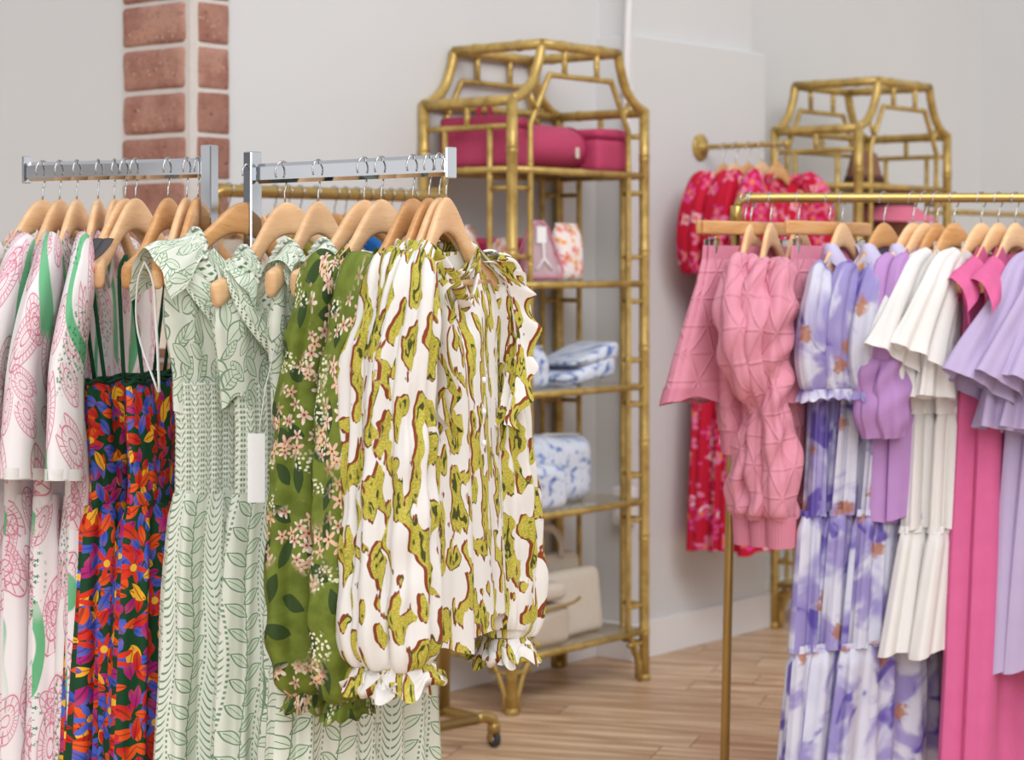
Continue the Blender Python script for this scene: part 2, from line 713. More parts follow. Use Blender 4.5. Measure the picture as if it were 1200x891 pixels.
@material('quilted_pink', rough=.7, bump=(0.5, 0.004))
def _():
    u, v = uvxy()
    P = .060
    a = ab(fract(v / P) - .5) * 2.0
    b = ab(fract((u * .9 + v * .5) / P) - .5) * 2.0
    c_ = ab(fract((u * .9 - v * .5) / P) - .5) * 2.0
    h = mn(mn(1.0 - a, 1.0 - b), 1.0 - c_)
    puff = ss(0.0, .16, h)
    n = noise(coords('UV'), 14, 3)
    wr = noise(coords('UV'), 45, 3)
    return mix((1.0 - puff) * .10, mix(n, (212, 142, 160), (203, 130, 149)), (180, 104, 126)), puff + wr * .5


@material('print_blue_toile', rough=.65, bump=(.2, .001))
def _():
    u, v = uvxy()
    a = noise(vec(u * 26.0, v * 34.0, 2.0), 1.0, 4.0, .65)
    b = noise(vec(u * 70.0, v * 70.0, 5.0), 1.0, 2.0)
    c = mix(b, (222, 228, 240), (206, 214, 232))
    c = mix(ss(.53, .60, a), c, (120, 142, 198))
    return mix(ss(.60, .68, a) * ss(.4, .5, b), c, (76, 96, 160))


@material('print_navy_toile', rough=.65)
def _():
    u, v = uvxy()
    a = noise(vec(u * 26.0, v * 34.0, 8.0), 1.0, 4.0, .65)
    return mix(ss(.5, .58, a), (62, 76, 120), (190, 200, 224))


@material('print_pink_blossom', rough=.6)
def _():
    u, v = uvxy()
    c = (240, 228, 226)
    for sc, o in ((24.0, 0.0), (34.0, 4.0)):
        dx, dy, r, g, b, d = voro(u * sc + o, v * sc + o, .9)
        th = atan2(dy, dx)
        pet = .46 * (.66 + .34 * cos(th * 5.0 + r * 6.0))
        c = mix((pet > d) * (b > .25), c, ramp(g, [(0, (232, 140, 120)), (.3, (244, 190, 130)), (.55, (236, 168, 180)), (.8, (196, 206, 170))]))
        c = mix((d < .12) * (b > .25), c, (226, 110, 80))
    return c


def wood(name, ca, cb, cc):
    @material(name, rough=.42, spec=.4, coat=.15)
    def _():
        x, y, z = sep(coords('Object'))
        inf = S(S.nt.nodes.new('ShaderNodeObjectInfo').outputs['Random'])
        g = noise(vec(x * 9.0 + inf * 40.0, y * 60.0, z * 70.0), 1.0, 3.0, .6)
        f = noise(vec(x * 30.0, y * 200.0, z * 260.0 + inf * 9.0), 1.0, 2.0)
        c = mix(ss(.3, .72, g), ca, cb)
        c = mix(ss(.5, .8, f) * .5, c, cc)
        return mix(inf * .28, c, cc)


wood('wood_beech', (234, 196, 152), (224, 180, 134), (206, 154, 106))
wood('wood_amber', (214, 164, 110), (198, 144, 90), (172, 116, 68))


@material('chrome', rough=.06, metal=1.0)
def _():
    return (196, 198, 202)


@material('hook_steel', rough=.16, metal=1.0)
def _():
    return (190, 188, 186)


@material('gold_paint', rough=.38, metal=.4, spec=.5)
def _():
    n = noise(coords('Object'), 24, 4, .65)
    return mix(ss(.35, .7, n), (198, 168, 98), (164, 134, 70))


@material('gold_paint_node', rough=.4, metal=.5)
def _():
    n = noise(coords('Object'), 60, 3, .65)
    return mix(n, (160, 126, 60), (110, 84, 34))


@material('brass_pipe', rough=.28, metal=.7)
def _():
    n = noise(coords('Object'), 10, 3)
    return mix(n, (186, 158, 100), (162, 132, 74))


@material('shelf_glass', rough=.05, transmission=.92, spec=.6)
def _():
    return (226, 234, 230)


@material('clear_plastic', rough=.12, transmission=.55, spec=.5)
def _():
    return (244, 214, 224)


@material('rubber_grey', rough=.6)
def _():
    return (62, 62, 64)


@material('plaster', rough=.9, bump=(.12, .004))
def _():
    o = coords('Object')
    n = noise(o, 2.2, 4, .6)
    f = noise(o, 26, 4, .6)
    return mix(n, (213, 213, 213), (207, 207, 207)), f


@material('white_trim', rough=.5)
def _():
    return mix(noise(coords('Object'), 5, 2), (232, 230, 230), (224, 222, 222))


@material('brick_clay', rough=.9, bump=(.7, .006))
def _():
    inf = S(S.nt.nodes.new('ShaderNodeObjectInfo').outputs['Random'])
    x, y, z = sep(coords('Object'))
    o = vec(x + inf * 7.0, y + inf * 3.0, z + inf * 11.0)
    n = noise(o, 9, 4, .65)
    f = noise(o, 70, 4, .7)
    sheet = noise(vec(x * 8.0, y * 8.0, z * 60.0), 1.0, 2.0)
    dx = S.nt.nodes.new('ShaderNodeTexVoronoi')
    dx.inputs['Scale'].default_value = 55
    put(dx.inputs['Vector'], o)
    pit = 1.0 - ss(.08, .2, S(dx.outputs['Distance']))
    c = mix(ss(.36, .64, n), (184, 142, 126), (154, 108, 94))
    c = mix(ss(.5, .7, sheet) * .4, c, (190, 134, 110))
    c = mix(pit * ss(.40, .52, n), c, (228, 208, 194))
    c = mix(ss(.45, .75, noise(o, 4.0, 2)) * .6, c, (140, 92, 82))
    c = mix(ss(.2, .9, inf) * .6, c, (142, 98, 86))
    c = mix((1.0 - ss(.33, .40, f)) * .8, c, (92, 56, 46))
    return c, f + n


@material('mortar', rough=.95, bump=(.5, .004))
def _():
    return mix(noise(coords('Object'), 30, 3), (214, 208, 203), (200, 192, 186)), noise(coords('Object'), 90, 3)


@material('floor_plank', rough=.42, spec=.35, bump=(.15, .002))
def _():
    x, y, z = sep(coords('Object'))
    a = -0.29
    xr = x * math.cos(a) + y * math.sin(a)
    yr = y * math.cos(a) - x * math.sin(a)
    Wd, Ln = .15, 1.2
    row = floor_(yr / Wd)
    sh = fract(sin(row * 12.9898) * 437.58)
    colx = floor_(xr / Ln + sh)
    idn = fract(sin(row * 78.233 + colx * 37.719) * 4375.85)
    fy, fx = fract(yr / Wd), fract(xr / Ln + sh)
    gap = mx(1.0 - ss(.0, .018, mn(fy, 1.0 - fy)), 1.0 - ss(0.0, .0026, mn(fx, 1.0 - fx)))
    g = noise(vec(xr * 2.2 + idn * 30.0, yr * 26.0, idn * 10.0), 1.0, 5.0, .62, .4)
    g2 = noise(vec(xr * 7.0, yr * 120.0, idn * 5.0), 1.0, 3.0)
    c = mix(ss(.36, .62, g), (240, 209, 174), (184, 144, 110))
    c = mix(ss(.55, .8, g2) * .4, c, (140, 104, 78))
    c = mix((idn - .3) * .4, c, (222, 190, 158))
    c = mix(gap * .8, c, (84, 58, 42))
    return c, g * .4 - gap
# ------------------------------------------------------------------ the room
UX, UY = 0.636, 0.7717            # direction of the display wall on plan
NX, NY = -0.7717, 0.636           # into the wall
U_YAW = math.atan2(UY, UX)


def un(u, n, z=0.0):
    """wall coordinates: along the wall, into the wall"""
    return Vector((UX * u + NX * n, UY * u + NY * n, z))


def slab(name, u0, u1, n0, n1, z0, z1, mat, parent=None, bev=0.0, kind='structure'):
    mb = MB()
    c = un((u0 + u1) / 2, (n0 + n1) / 2, (z0 + z1) / 2)
    mb.box(c, (u1 - u0, n1 - n0, z1 - z0), yaw=U_YAW, bev=bev)
    o = mb.build(name, mat, parent)
    if kind and parent is None:
        o['kind'] = kind
    return o


def u_at(px, n):
    """wall coordinate u of the point at depth n in image column px"""
    k = (px - 600) / FPX
    return n * (k * NY - NX) / (UX - k * UY)


N_REC, N_PIL = 4.22, 4.07
UC = u_at(222, N_REC)              # the brick corner
U740 = u_at(740, N_PIL)
U896 = u_at(897, N_PIL)
U1185 = u_at(1186, N_PIL)
H = 3.4
mb = MB()
mb.box((1.2, 5.2, -0.05), (11, 12, 0.1))
fl = mb.build('floor', MATS['floor_plank'])
fl['kind'] = 'structure'
slab('wall_back', UC + .004, U1185 + 3.0, N_REC, N_REC + .2, 0, H, MATS['plaster'])
# side wall running back from the brick corner
mb = MB()
c = un(UC + .1, N_REC + 2.0, H / 2)
mb.box(c, (.2, 4.0 - .008, H), yaw=U_YAW)
mb.build('wall_left', MATS['plaster'])['kind'] = 'structure'
# pier in front of the back wall, its lower part a little thicker
slab('wall_pier', U740, U896, N_PIL, N_REC + .02, 0, 2.085, MATS['plaster'], bev=.004)
slab('wall_pier_upper', U740 + .02, U896 - .05, N_PIL + .025, N_REC + .02, 2.085, H, MATS['plaster'], bev=.004)
slab('wall_right', U1185, U1185 + 3.0, N_PIL - .1, N_REC + .02, 0, H, MATS['plaster'], bev=.004)
# baseboards
BH = .125
slab('baseboard_back', UC + .2, U740, N_REC - .016, N_REC, 0, BH, MATS['white_trim'], bev=.003)
slab('baseboard_recess', U896, U1185, N_REC - .016, N_REC, 0, BH, MATS['white_trim'], bev=.003)
slab('baseboard_pier', U740 - .015, U896 + .015, N_PIL - .015, N_PIL, 0, BH, MATS['white_trim'], bev=.003)
slab('baseboard_pier_left', U740 - .015, U740, N_PIL, N_REC - .016, 0, BH, MATS['white_trim'], bev=.003)
slab('baseboard_pier_right', U896, U896 + .015, N_PIL, N_REC - .016, 0, BH, MATS['white_trim'], bev=.003)
slab('baseboard_right', U1185 - .015, U1185 + 3, N_PIL - .115, N_PIL - .1, 0, BH, MATS['white_trim'], bev=.003)
# brick quoin at the wall corner: one column of bricks showing on both faces
rng = random.Random(5)
q = slab('wall_corner_mortar', UC - .008, UC + .128, N_REC - .012, N_REC + .268, 0, H, MATS['mortar'])
bw = .122
zz = 2.043 - bw * 16
k = 0
while zz < H:
    mb = MB()
    j = [rng.uniform(-.005, .005) for _ in range(4)]
    hgt = .1125 + rng.uniform(-.003, .003)
    # the long brick on the left face: soft worn corners
    def wob(V, s=rng.random() * 50):
        n = np.sin(V[:, 0] * 41 + s) * np.cos(V[:, 2] * 53 + s * 2) * .0006 + np.sin(V[:, 1] * 37 + V[:, 2] * 61 + s) * .0005
        return V * (1 + n[:, None] / .06)
    mb.rbox((0, 0, 0), (.05, .258 + j[0], hgt), .014, n=10, fn=wob)
    o = mb.build('wall_brick', MATS['brick_clay'], q)
    o.location = un(UC + .008, N_REC + .134, zz + .054)
    o.rotation_euler = (0, 0, U_YAW)
    mb = MB()
    mb.rbox((0, 0, 0), (.112 + j[1], .05, hgt + j[2] * .4), .006, n=8, fn=wob)
    o = mb.build('wall_brick', MATS['brick_clay'], q)
    o.location = un(UC + .075, N_REC + .008, zz + .055)
    o.rotation_euler = (0, 0, U_YAW)
    zz += bw
    k += 1
# white surface conduit in the recess beside the pier, with its outlet box
nc = 4.08
while u_at(711, nc) > U740 - .013 and nc < 4.20:
    nc += .002
t = thing('electrical_conduit', 'white surface conduit with an outlet box running down the wall beside the pier', 'conduit', un(U740 - .013, nc, 0), U_YAW - PI / 2)
mb = MB()
mb.tube([(.0, 0, .62), (.0, 0, 1.7), (0, 0, 2.02), (.012, -.004, 2.2), (.02, 0, H)], .0115, 12)
mb.build('pipe', MATS['white_trim'], t)
mb = MB()
mb.rbox((0, -.012, .52), (.075, .05, .125), .008, n=6)
ob = mb.build('outlet_box', MATS['white_trim'], t)
for dz in (-.025, .025):
    mb = MB()
    mb.rbox((0, -.038, .52 + dz), (.034, .004, .03), .0019, n=4)
    mb.build('socket', MATS['paper_white'], ob)
for z in (.9, 1.4, 1.9):
    mb = MB()
    mb.box((0, -.001, z), (.034, .026, .016), bev=.003)
    mb.build('pipe_clip', MATS['white_trim'], t)

# ------------------------------------------------------------------ bamboo style shelf units
EW, ED = .66, .346                 # width and depth between post centres
SHELF_Z = (1.600, 1.258, .932, .567, .155)


def bamboo(mb, pts, r, nodes=None, seg=12, gap=.24):
    """a cane: a tube whose radius swells to a ring at every node"""
    P = np.asarray(pts, dtype=float)
    L = np.concatenate([[0], np.cumsum(np.linalg.norm(np.diff(P, axis=0), axis=1))])
    T = L[-1]
    n = max(1, int(round(T / gap)))
    nod = [T * (i + .5) / n for i in range(n)]
    s = set(L.tolist())
    for d in nod:
        for e in (-.012, -.005, -.002, .002, .005, .012):
            if 0 < d + e < T:
                s.add(d + e)
    s = np.array(sorted(s))
    Q = np.stack([np.interp(s, L, P[:, i]) for i in range(3)], 1)
    R = np.full(len(s), r)
    for d in nod:
        dd = np.abs(s - d)
        R = np.maximum(R, r * (1 + .16 * (dd < .006)))
        R = np.where(dd < .003, r * 1.02, R)
    mb.tube(Q, R, seg)
    return mb


def make_shelf_unit():
    t = thing('bamboo_shelf_unit', '', 'shelf')
    gp = MATS['gold_paint']
    R, r = .0165, .0088
    off = .085
    pz = 1.81
    corners = [(0, 0), (EW, 0), (EW, ED), (0, ED)]
    for i, (x, y) in enumerate(corners):
        mb = MB()
        bamboo(mb, [(x, y, .004), (x, y, .6), (x, y, 1.2), (x, y, pz)], R, gap=.31)
        mb.lathe([(R * 1.15, 0.0), (R * 1.2, .012), (R * 1.02, .02)], (x, y, 0), 14)
        mb.build('corner_post', gp, t)
        # curved member rising to the crown
        sx = 1 if x == 0 else -1
        pts = crom([(x, y, pz - .004), (x + sx * .045, y, pz + .012), (x + sx * .095, y, pz + .055), (x + sx * .125, y, pz + .115), (x + sx * .14, y, pz + .168)], 18)
        mb = MB()
        mb.tube(pts, R * .92, 12)
        mb.build('crown_arm', gp, t)
    # crown rails
    zt = pz + .168
    for a, b, nm in (((.14, 0), (EW - .14, 0), 0), ((.14, ED), (EW - .14, ED), 0), ((.14, 0), (.14, ED), 1), ((EW - .14, 0), (EW - .14, ED), 1)):
        mb = MB()
        bamboo(mb, [(a[0], a[1], zt), (b[0], b[1], zt)], R * .95, gap=.2)
        mb.build('crown_rail', gp, t)
    # arches on the wide faces, with struts to the crown rail, running on down as inner rods
    for y in (0, ED):
        mb = MB()
        bamboo(mb, [(.0255, y, .006), (.0262, y, .055), (off * .62, y, .115), (off, y, .16), (off, y, .9), (off, y, 1.735), (.175, y, 1.888), (EW - .175, y, 1.888), (EW - off, y, 1.735), (EW - off, y, .9), (EW - off, y, .16), (EW - off * .62, y, .115), (EW - .0262, y, .055), (EW - .0255, y, .006)], r, gap=.3)
        mb.build('arched_rod', gp, t)
        for x in (.25, EW - .25):
            mb = MB()
            bamboo(mb, [(x, y, 1.888), (x, y, zt)], r, gap=.1)
            mb.build('strut', gp, t)
        # diagonal tie from arch shoulder to the curved arm
        for sx, x in ((1, .10), (-1, EW - .10)):
            mb = MB()
            mb.tube([(x + sx * .01, y, 1.78), (x - sx * .015, y, pz + .015)], r * .9, 10)
            mb.build('tie_bar', gp, t)
    # back rail of the wide face
    mb = MB()
    bamboo(mb, [(0, ED, pz - .005), (EW, ED, pz - .005)], R * .8, gap=.22)
    mb.build('back_rail', gp, t)
    mb = MB()
    bamboo(mb, [(off, ED, 1.735), (EW - off, ED, 1.735)], r, gap=.22)
    mb.build('back_rail', gp, t)
    mb = MB()
    bamboo(mb, [(EW * .5, ED, 1.735), (EW * .5, ED, pz)], r, gap=.1)
    mb.build('strut', gp, t)
    # narrow ends
    for x in (0, EW):
        mb = MB()
        bamboo(mb, [(x, 0, pz - .008), (x, ED, pz - .008)], R * .95, gap=.18)
        mb.build('end_rail', gp, t)
        mb = MB()
        bamboo(mb, [(x, 0, pz - .083), (x, ED, pz - .083)], r, gap=.18)
        mb.build('end_rail', gp, t)
        mb = MB()
        bamboo(mb, [(x, ED * .5, pz - .083), (x, ED * .5, pz - .008)], r, gap=.1)
        mb.build('strut', gp, t)
        for y, sy in ((off, -1), (ED - off, 1)):
            mb = MB()
            bamboo(mb, [(x, y + sy * (off - .0255), .006), (x, y + sy * (off - .0262), .055), (x, y + sy * off * .38, .115), (x, y, .16), (x, y, .9), (x, y, pz - .083)], r, gap=.3)
            mb.build('inner_rod', gp, t)
    # short ties between post and rods
    tz = []
    for i in range(5):
        tz.append(SHELF_Z[i] - .055)
        if i:
            tz.append(SHELF_Z[i] + .085)
    tz = [z for z in tz if z > .2] + [SHELF_Z[4] + .085, .12]
    mt = MB().tube([(0, 0, 0), (off, 0, 0)], r * .85, 8).build('tie_bar', gp, t)
    first = True
    for (x, y) in corners:
        sx, sy = (1 if x == 0 else -1), (1 if y == 0 else -1)
        for z in sorted(set(round(v, 3) for v in tz)):
            for ang in ((0 if sx > 0 else PI), (PI / 2 if sy > 0 else -PI / 2)):
                o = mt if first else mt.copy()
                if not first:
                    COL.objects.link(o)
                    o.parent = t
                first = False
                o.location = (x, y, z)
                o.rotation_euler = (0, 0, ang)
    # shelves: gold rim with a glass panel
    for i, z in enumerate(SHELF_Z):
        mb = MB()
        e = .006
        bamboo(mb, [(e, 0, z), (EW - e, 0, z)], .0105, gap=.5)
        bamboo(mb, [(e, ED, z), (EW - e, ED, z)], .0105, gap=.5)
        bamboo(mb, [(0, e, z), (0, ED - e, z)], .0105, gap=.5)
        bamboo(mb, [(EW, e, z), (EW, ED - e, z)], .0105, gap=.5)
        s = mb.build('shelf', gp, t)
        mb = MB()
        mb.box((EW / 2, ED / 2, z + .006), (EW - .012, ED - .012, .008), bev=.002)
        mb.build('shelf_panel', MATS['gold_paint_node'] if i == 0 else MATS['shelf_glass'], s)
    return t


E1 = (0.0, 6.06)
sh1 = make_shelf_unit()
tag(sh1, 'tall gold bamboo style shelf holding pink, floral and blue bags', 'shelf', 'gold bamboo shelf units')
sh1.location = (E1[0], E1[1], 0)
sh1.rotation_euler = (0, 0, U_YAW)
E2 = (1.222, 7.30)
sh2 = copy_tree(sh1)
sh2['label'] = 'farther gold bamboo style shelf with a brown hat, behind the pastel rack'
sh2.location = (E2[0], E2[1], 0)


def on_shelf(a, b, z, E=E1):
    """world point above a shelf unit's own coordinates"""
    return Vector((E[0] + UX * a + NX * b, E[1] + UY * a + NY * b, z))


TOP = [z + .0105 for z in SHELF_Z]


def soft(seed, amp):
    def fn(V):
        s = seed * 7.3
        d = np.sin(V[:, 0] * 23 + s) * np.cos(V[:, 2] * 31 + s) + np.sin(V[:, 1] * 27 + V[:, 0] * 17 + s * 2)
        W = V.copy()
        mid = np.exp(-(V[:, 2] / (np.abs(V[:, 2]).max() + 1e-6)) ** 2)
        W[:, 0] += d * amp * .5 * mid
        W[:, 1] += d * amp * mid
        top = V[:, 2] > 0
        W[top, 2] += (np.sin(V[top, 0] * 19 + s) * amp * 1.4)
        return W
    return fn


# --- pink vanity cases on the top shelf
def vanity(label, a, b, w, d, h, handle, yaw=0.0, z=TOP[0]):
    t = thing('vanity_case', label, 'bag', on_shelf(a, b, z), U_YAW + yaw, 'pink cases on the top shelf')
    m = MATS['magenta_bag']
    MB().rbox((0, 0, h * .40), (w, d, h * .80), .018, n=10, fn=soft(a * 9, .002)).build('case_body', m, t)
    lid = MB().rbox((0, 0, h * .885), (w * 1.004, d * 1.004, h * .22), .016, n=10, fn=soft(a * 5, .002)).build('lid', m, t)
    ring = [(x * (w / 2 + .001), y * (d / 2 + .001)) for x, y in ((-1, -.9), (-.93, -1), (.93, -1), (1, -.9), (1, .9), (.93, 1), (-.93, 1), (-1, .9))]
    MB().tube([(x, y, h * .79) for x, y in ring], .0024, 8, closed=True).build('zip', MATS['magenta_dark'], t)
    zp = MB()
    zp.tube([(w * .30, -d / 2 - .004, h * .79), (w * .33, -d / 2 - .008, h * .70), (w * .33, -d / 2 - .006, h * .60)], .0035, 8)
    zp.build('zip_pull', MATS['brass_pipe'], t)
    if handle:
        hp = crom([(-w * .2, 0, h * .98), (-w * .19, 0, h * 1.16), (-w * .08, 0, h * 1.27), (w * .08, 0, h * 1.27), (w * .19, 0, h * 1.16), (w * .2, 0, h * .98)], 20)
        MB().tube(hp, .011, 8, ry=.0045).build('handle', MATS['magenta_dark'], lid)
    return t


vanity('deep pink vanity case with a carry handle, behind the left posts of the shelf', .10, .19, .13, .26, .155, True)
# rolled wash bag, lying
t = thing('wash_bag', 'deep pink barrel wash bag in the middle of the top shelf', 'bag', on_shelf(.325, .15, TOP[0]), U_YAW, 'pink cases on the top shelf')
prof = [(.0, -.135), (.05, -.135), (.066, -.127), (.072, -.10), (.073, 0), (.072, .10), (.066, .127), (.05, .135), (.0, .135)]
mb = MB().lathe(prof, (0, 0, .070), 28, axis=0, sx=1.15, sy=.97)
mb.v[0][:, 2] = np.maximum(mb.v[0][:, 2], .002)
mb.build('bag_body', MATS['magenta_bag'], t)
MB().tube([(.128, .075 * math.cos(k), .07 + .068 * math.sin(k)) for k in np.linspace(0, 2 * PI, 24)[:-1]], .0035, 8, closed=True).build('piping', MATS['magenta_dark'], t)
mb = MB()
mb.tube(crom([(.136, -.03, .115), (.15, -.03, .09), (.139, -.03, .065)], 10), .004, 8)
mb.build('zip_pull', MATS['brass_pipe'], t)
# small pale monogram patch
mb = MB()
mb.rbox((.075, -.083, .055), (.018, .005, .034), .0024, n=4)
mb.build('emblem_patch', MATS['cloth_cream'], t)
vanity('deep pink box case at the right end of the top shelf', .555, .15, .17, .22, .135, False)

# --- second shelf: floral pouches, pink box, clear pouch
def pouch(name, label, mat, a, b, z, w, d, h, yaw=0.0, E=E1, group=None, amp=.004, tagw=False, cat='bag'):
    t = thing(name, label, cat, on_shelf(a, b, z, E), U_YAW + yaw, group)
    def fn(V):
        W = soft(a * 11 + b, amp)(V)
        k = (V[:, 2] / h + .5)
        W[:, 1] *= (1.0 - .72 * sstep(.55, 1.0, k))
        W[:, 0] *= (1 - .03 * k)
        return W
    MB().rbox((0, 0, h / 2), (w, d, h), min(d, h) * .42, n=14, fn=fn).build('pouch_body', MATS[mat], t)
    MB().tube([(-w * .44, 0, h * .985), (0, 0, h * .992), (w * .44, 0, h * .985)], .003, 8).build('zip', MATS['paper_white'], t)
    if tagw:
        MB().box((w / 2 + .012, -.01, h * .42), (.024, .002, .05), bev=.0008).build('paper_tag', MATS['paper_white'], t)
    return t


pouch('floral_pouch', 'tall pink floral pouch behind the left posts on the second shelf', 'print_pink_blossom', .10, .25, TOP[1], .13, .07, .17, .5, group='floral pouches on the second shelf')
pouch('floral_pouch', 'small floral pouch beside the near post on the second shelf', 'print_pink_blossom', .09, .12, TOP[1], .13, .06, .125, 1.2, group='floral pouches on the second shelf')
t = thing('gift_box', 'deep pink box standing behind the clear pink pouch', 'box', on_shelf(.17, .19, TOP[1]), U_YAW)
MB().rbox((0, 0, .06), (.16, .10, .12), .008, n=6).build('box_body', MATS['magenta_dark'], t)
MB().rbox((0, 0, .121), (.165, .105, .022), .008, n=6).build('lid', MATS['magenta_bag'], t)
# clear pouch, wedge shaped with pink piping and a hang tag
t = thing('clear_pouch', 'clear wedge shaped cosmetic pouch with pink piping on the second shelf', 'bag', on_shelf(.185, .05, TOP[1]), U_YAW - .25)
w0, w1, hh = .155, .05, .185
def wedge(V):
    k = np.clip(V[:, 2] / hh + .5, 0, 1)
    W = V.copy()
    W[:, 0] *= (w0 + (w1 - w0) * k) / w0
    W[:, 1] *= (1 - .75 * k)
    return W
MB().rbox((0, 0, hh / 2), (w0, .06, hh), .024, n=12, fn=wedge).build('pouch_body', MATS['clear_plastic'], t)
for sy in (-1, 1):
    edge = [(-w0 / 2 + .008, sy * .028, .012), (w0 / 2 - .008, sy * .028, .012), (w0 / 2 - .002, sy * .024, .035), (w1 / 2 + .002, sy * .010, hh - .02), (0, sy * .008, hh - .004), (-w1 / 2 - .002, sy * .010, hh - .02), (-w0 / 2 + .002, sy * .024, .035)]
    MB().tube(edge, .0042, 8, closed=True).build('piping', MATS['cloth_rib_pink'], t)
MB().box((-.004, -.022, .14), (.036, .003, .05), bev=.001).build('paper_tag', MATS['paper_white'], t)
mb = MB()
mb.tube([(0, -.026, .115), (0, -.03, .07), (-.03, -.032, .035)], .0035, 8)
mb.tube([(0, -.03, .07), (.03, -.032, .035)], .0035, 8)
mb.build('strap', MATS['paper_white'], t)
pouch('floral_pouch', 'stiff upright floral pouch to the right of the clear pouch', 'print_pink_blossom', .385, .10, TOP[1], .125, .07, .178, 0, group='floral pouches on the second shelf', amp=.002)

# --- third shelf: folded blue and white cosmetic bags
pouch('toile_pouch', 'navy and white printed pouch at the near edge of the third shelf', 'print_navy_toile', .10, .10, TOP[2], .12, .05, .125, .9, group='blue printed bags on the shelves')
pouch('toile_pouch', 'upright blue and white printed pouch on the third shelf', 'print_blue_toile', .20, .09, TOP[2], .15, .07, .128, .15, group='blue printed bags on the shelves')
t = thing('toile_pouch', 'blue and white pouch lying folded at the right of the third shelf', 'bag', on_shelf(.44, .14, TOP[2]), U_YAW, 'blue printed bags on the shelves')
def fold(V):
    W = V.copy()
    W[:, 2] += .022 * np.sin(V[:, 0] * 9) * (V[:, 2] > 0) + .02 * sstep(-.12, .12, V[:, 0])
    W[:, 2] = np.maximum(W[:, 2], -.03)
    return W
MB().rbox((0, 0, .031), (.27, .2, .06), .026, n=14, fn=fold).build('pouch_body', MATS['print_blue_toile'], t)
MB().rbox((.02, -.02, .079), (.24, .17, .035), .016, n=12, fn=fold).build('folded_flap', MATS['print_blue_toile'], t)

# --- fourth shelf: two blue printed wash bags stacked
t = thing('toile_wash_bag', 'large blue and white printed wash bag on the fourth shelf', 'bag', on_shelf(.345, .17, TOP[3]), U_YAW, 'blue printed bags on the shelves')
MB().rbox((0, 0, .105), (.36, .17, .21), .05, n=16, fn=soft(3, .006)).build('bag_body', MATS['print_blue_toile'], t)
MB().tube([(-.17, -.02, .205), (0, -.02, .214), (.17, -.02, .205)], .004, 8).build('zip', MATS['paper_white'], t)
MB().box((.194, -.03, .10), (.03, .003, .06), bev=.001).build('paper_tag', MATS['paper_white'], t)
t = thing('toile_wash_bag', 'smaller blue and white printed bag standing before the large one', 'bag', on_shelf(.18, .042, TOP[3]), U_YAW, 'blue printed bags on the shelves')
MB().rbox((0, 0, .068), (.20, .075, .135), .03, n=14, fn=soft(8, .005)).build('bag_body', MATS['print_blue_toile'], t)
MB().tube([(-.09, 0, .134), (0, 0, .138), (.09, 0, .134)], .003, 8).build('zip', MATS['paper_white'], t)

# --- bottom shelf: canvas bags
t = thing('canvas_tote', 'large cream canvas tote at the back of the bottom shelf', 'bag', on_shelf(.37, .22, TOP[4]), U_YAW, 'canvas bags on the bottom shelf')
def tote(V):
    W = V.copy()
    k = np.clip(V[:, 2] / .24 + .5, 0, 1)
    W[:, 0] *= .86 + .16 * k
    W[:, 1] *= 1 - .55 * k
    W[:, 1] += .004 * np.sin(V[:, 0] * 22)
    return W
MB().rbox((0, 0, .12), (.40, .13, .24), .03, n=14, fn=tote).build('bag_body', MATS['canvas'], t)
for sy in (-1, 1):
    hp = crom([(-.09, sy * .03, .225), (-.085, sy * .032, .29), (-.03, sy * .034, .325), (.05, sy * .034, .325), (.1, sy * .033, .28), (.105, sy * .03, .225)], 22)
    MB().tube(hp, .013, 8, ry=.003).build('handle', MATS['canvas'], t)
t = thing('canvas_pouch', 'flat pale canvas pouch leaning against the tote', 'bag', on_shelf(.40, .10, TOP[4]), U_YAW, 'canvas bags on the bottom shelf')
def lean(V):
    W = V.copy()
    W[:, 1] += (V[:, 2] + .1) * .16 + .004 * np.sin(V[:, 0] * 19)
    W[:, 0] *= 1 + .05 * np.sin(V[:, 2] * 9)
    return W
MB().rbox((0, 0, .1), (.33, .055, .2), .024, n=14, fn=lean).build('bag_body', MATS['canvas_light'], t)
MB().tube([(-.15, .032, .198), (.15, .032, .198)], .003, 8).build('zip', MATS['canvas'], t)
t = thing('canvas_satchel', 'small round-cornered canvas satchel with an open flap and grab loop', 'bag', on_shelf(.18, .07, TOP[4]), U_YAW, 'canvas bags on the bottom shelf')
MB().rbox((0, 0, .06), (.25, .12, .12), .03, n=14, fn=soft(6, .004)).build('bag_body', MATS['canvas'], t)
def flapf(V):
    W = V.copy()
    W[:, 2] += .016 * (V[:, 1] < 0) * (1 - np.abs(V[:, 0]) * 2)
    return W
fp = MB().rbox((-.01, .004, .15), (.235, .12, .055), .022, n=12, fn=flapf).build('flap', MATS['canvas_light'], t)
MB().tube(crom([(-.115, -.062, .118), (0, -.066, .121), (.115, -.062, .124), (.16, -.06, .135)], 14), .005, 8).build('zip', MATS['brass_pipe'], t)
MB().tube(crom([(-.05, 0, .172), (-.055, 0, .20), (0, 0, .215), (.045, 0, .2), (.04, 0, .172)], 16), .009, 8, ry=.003).build('grab_loop', MATS['canvas'], t)

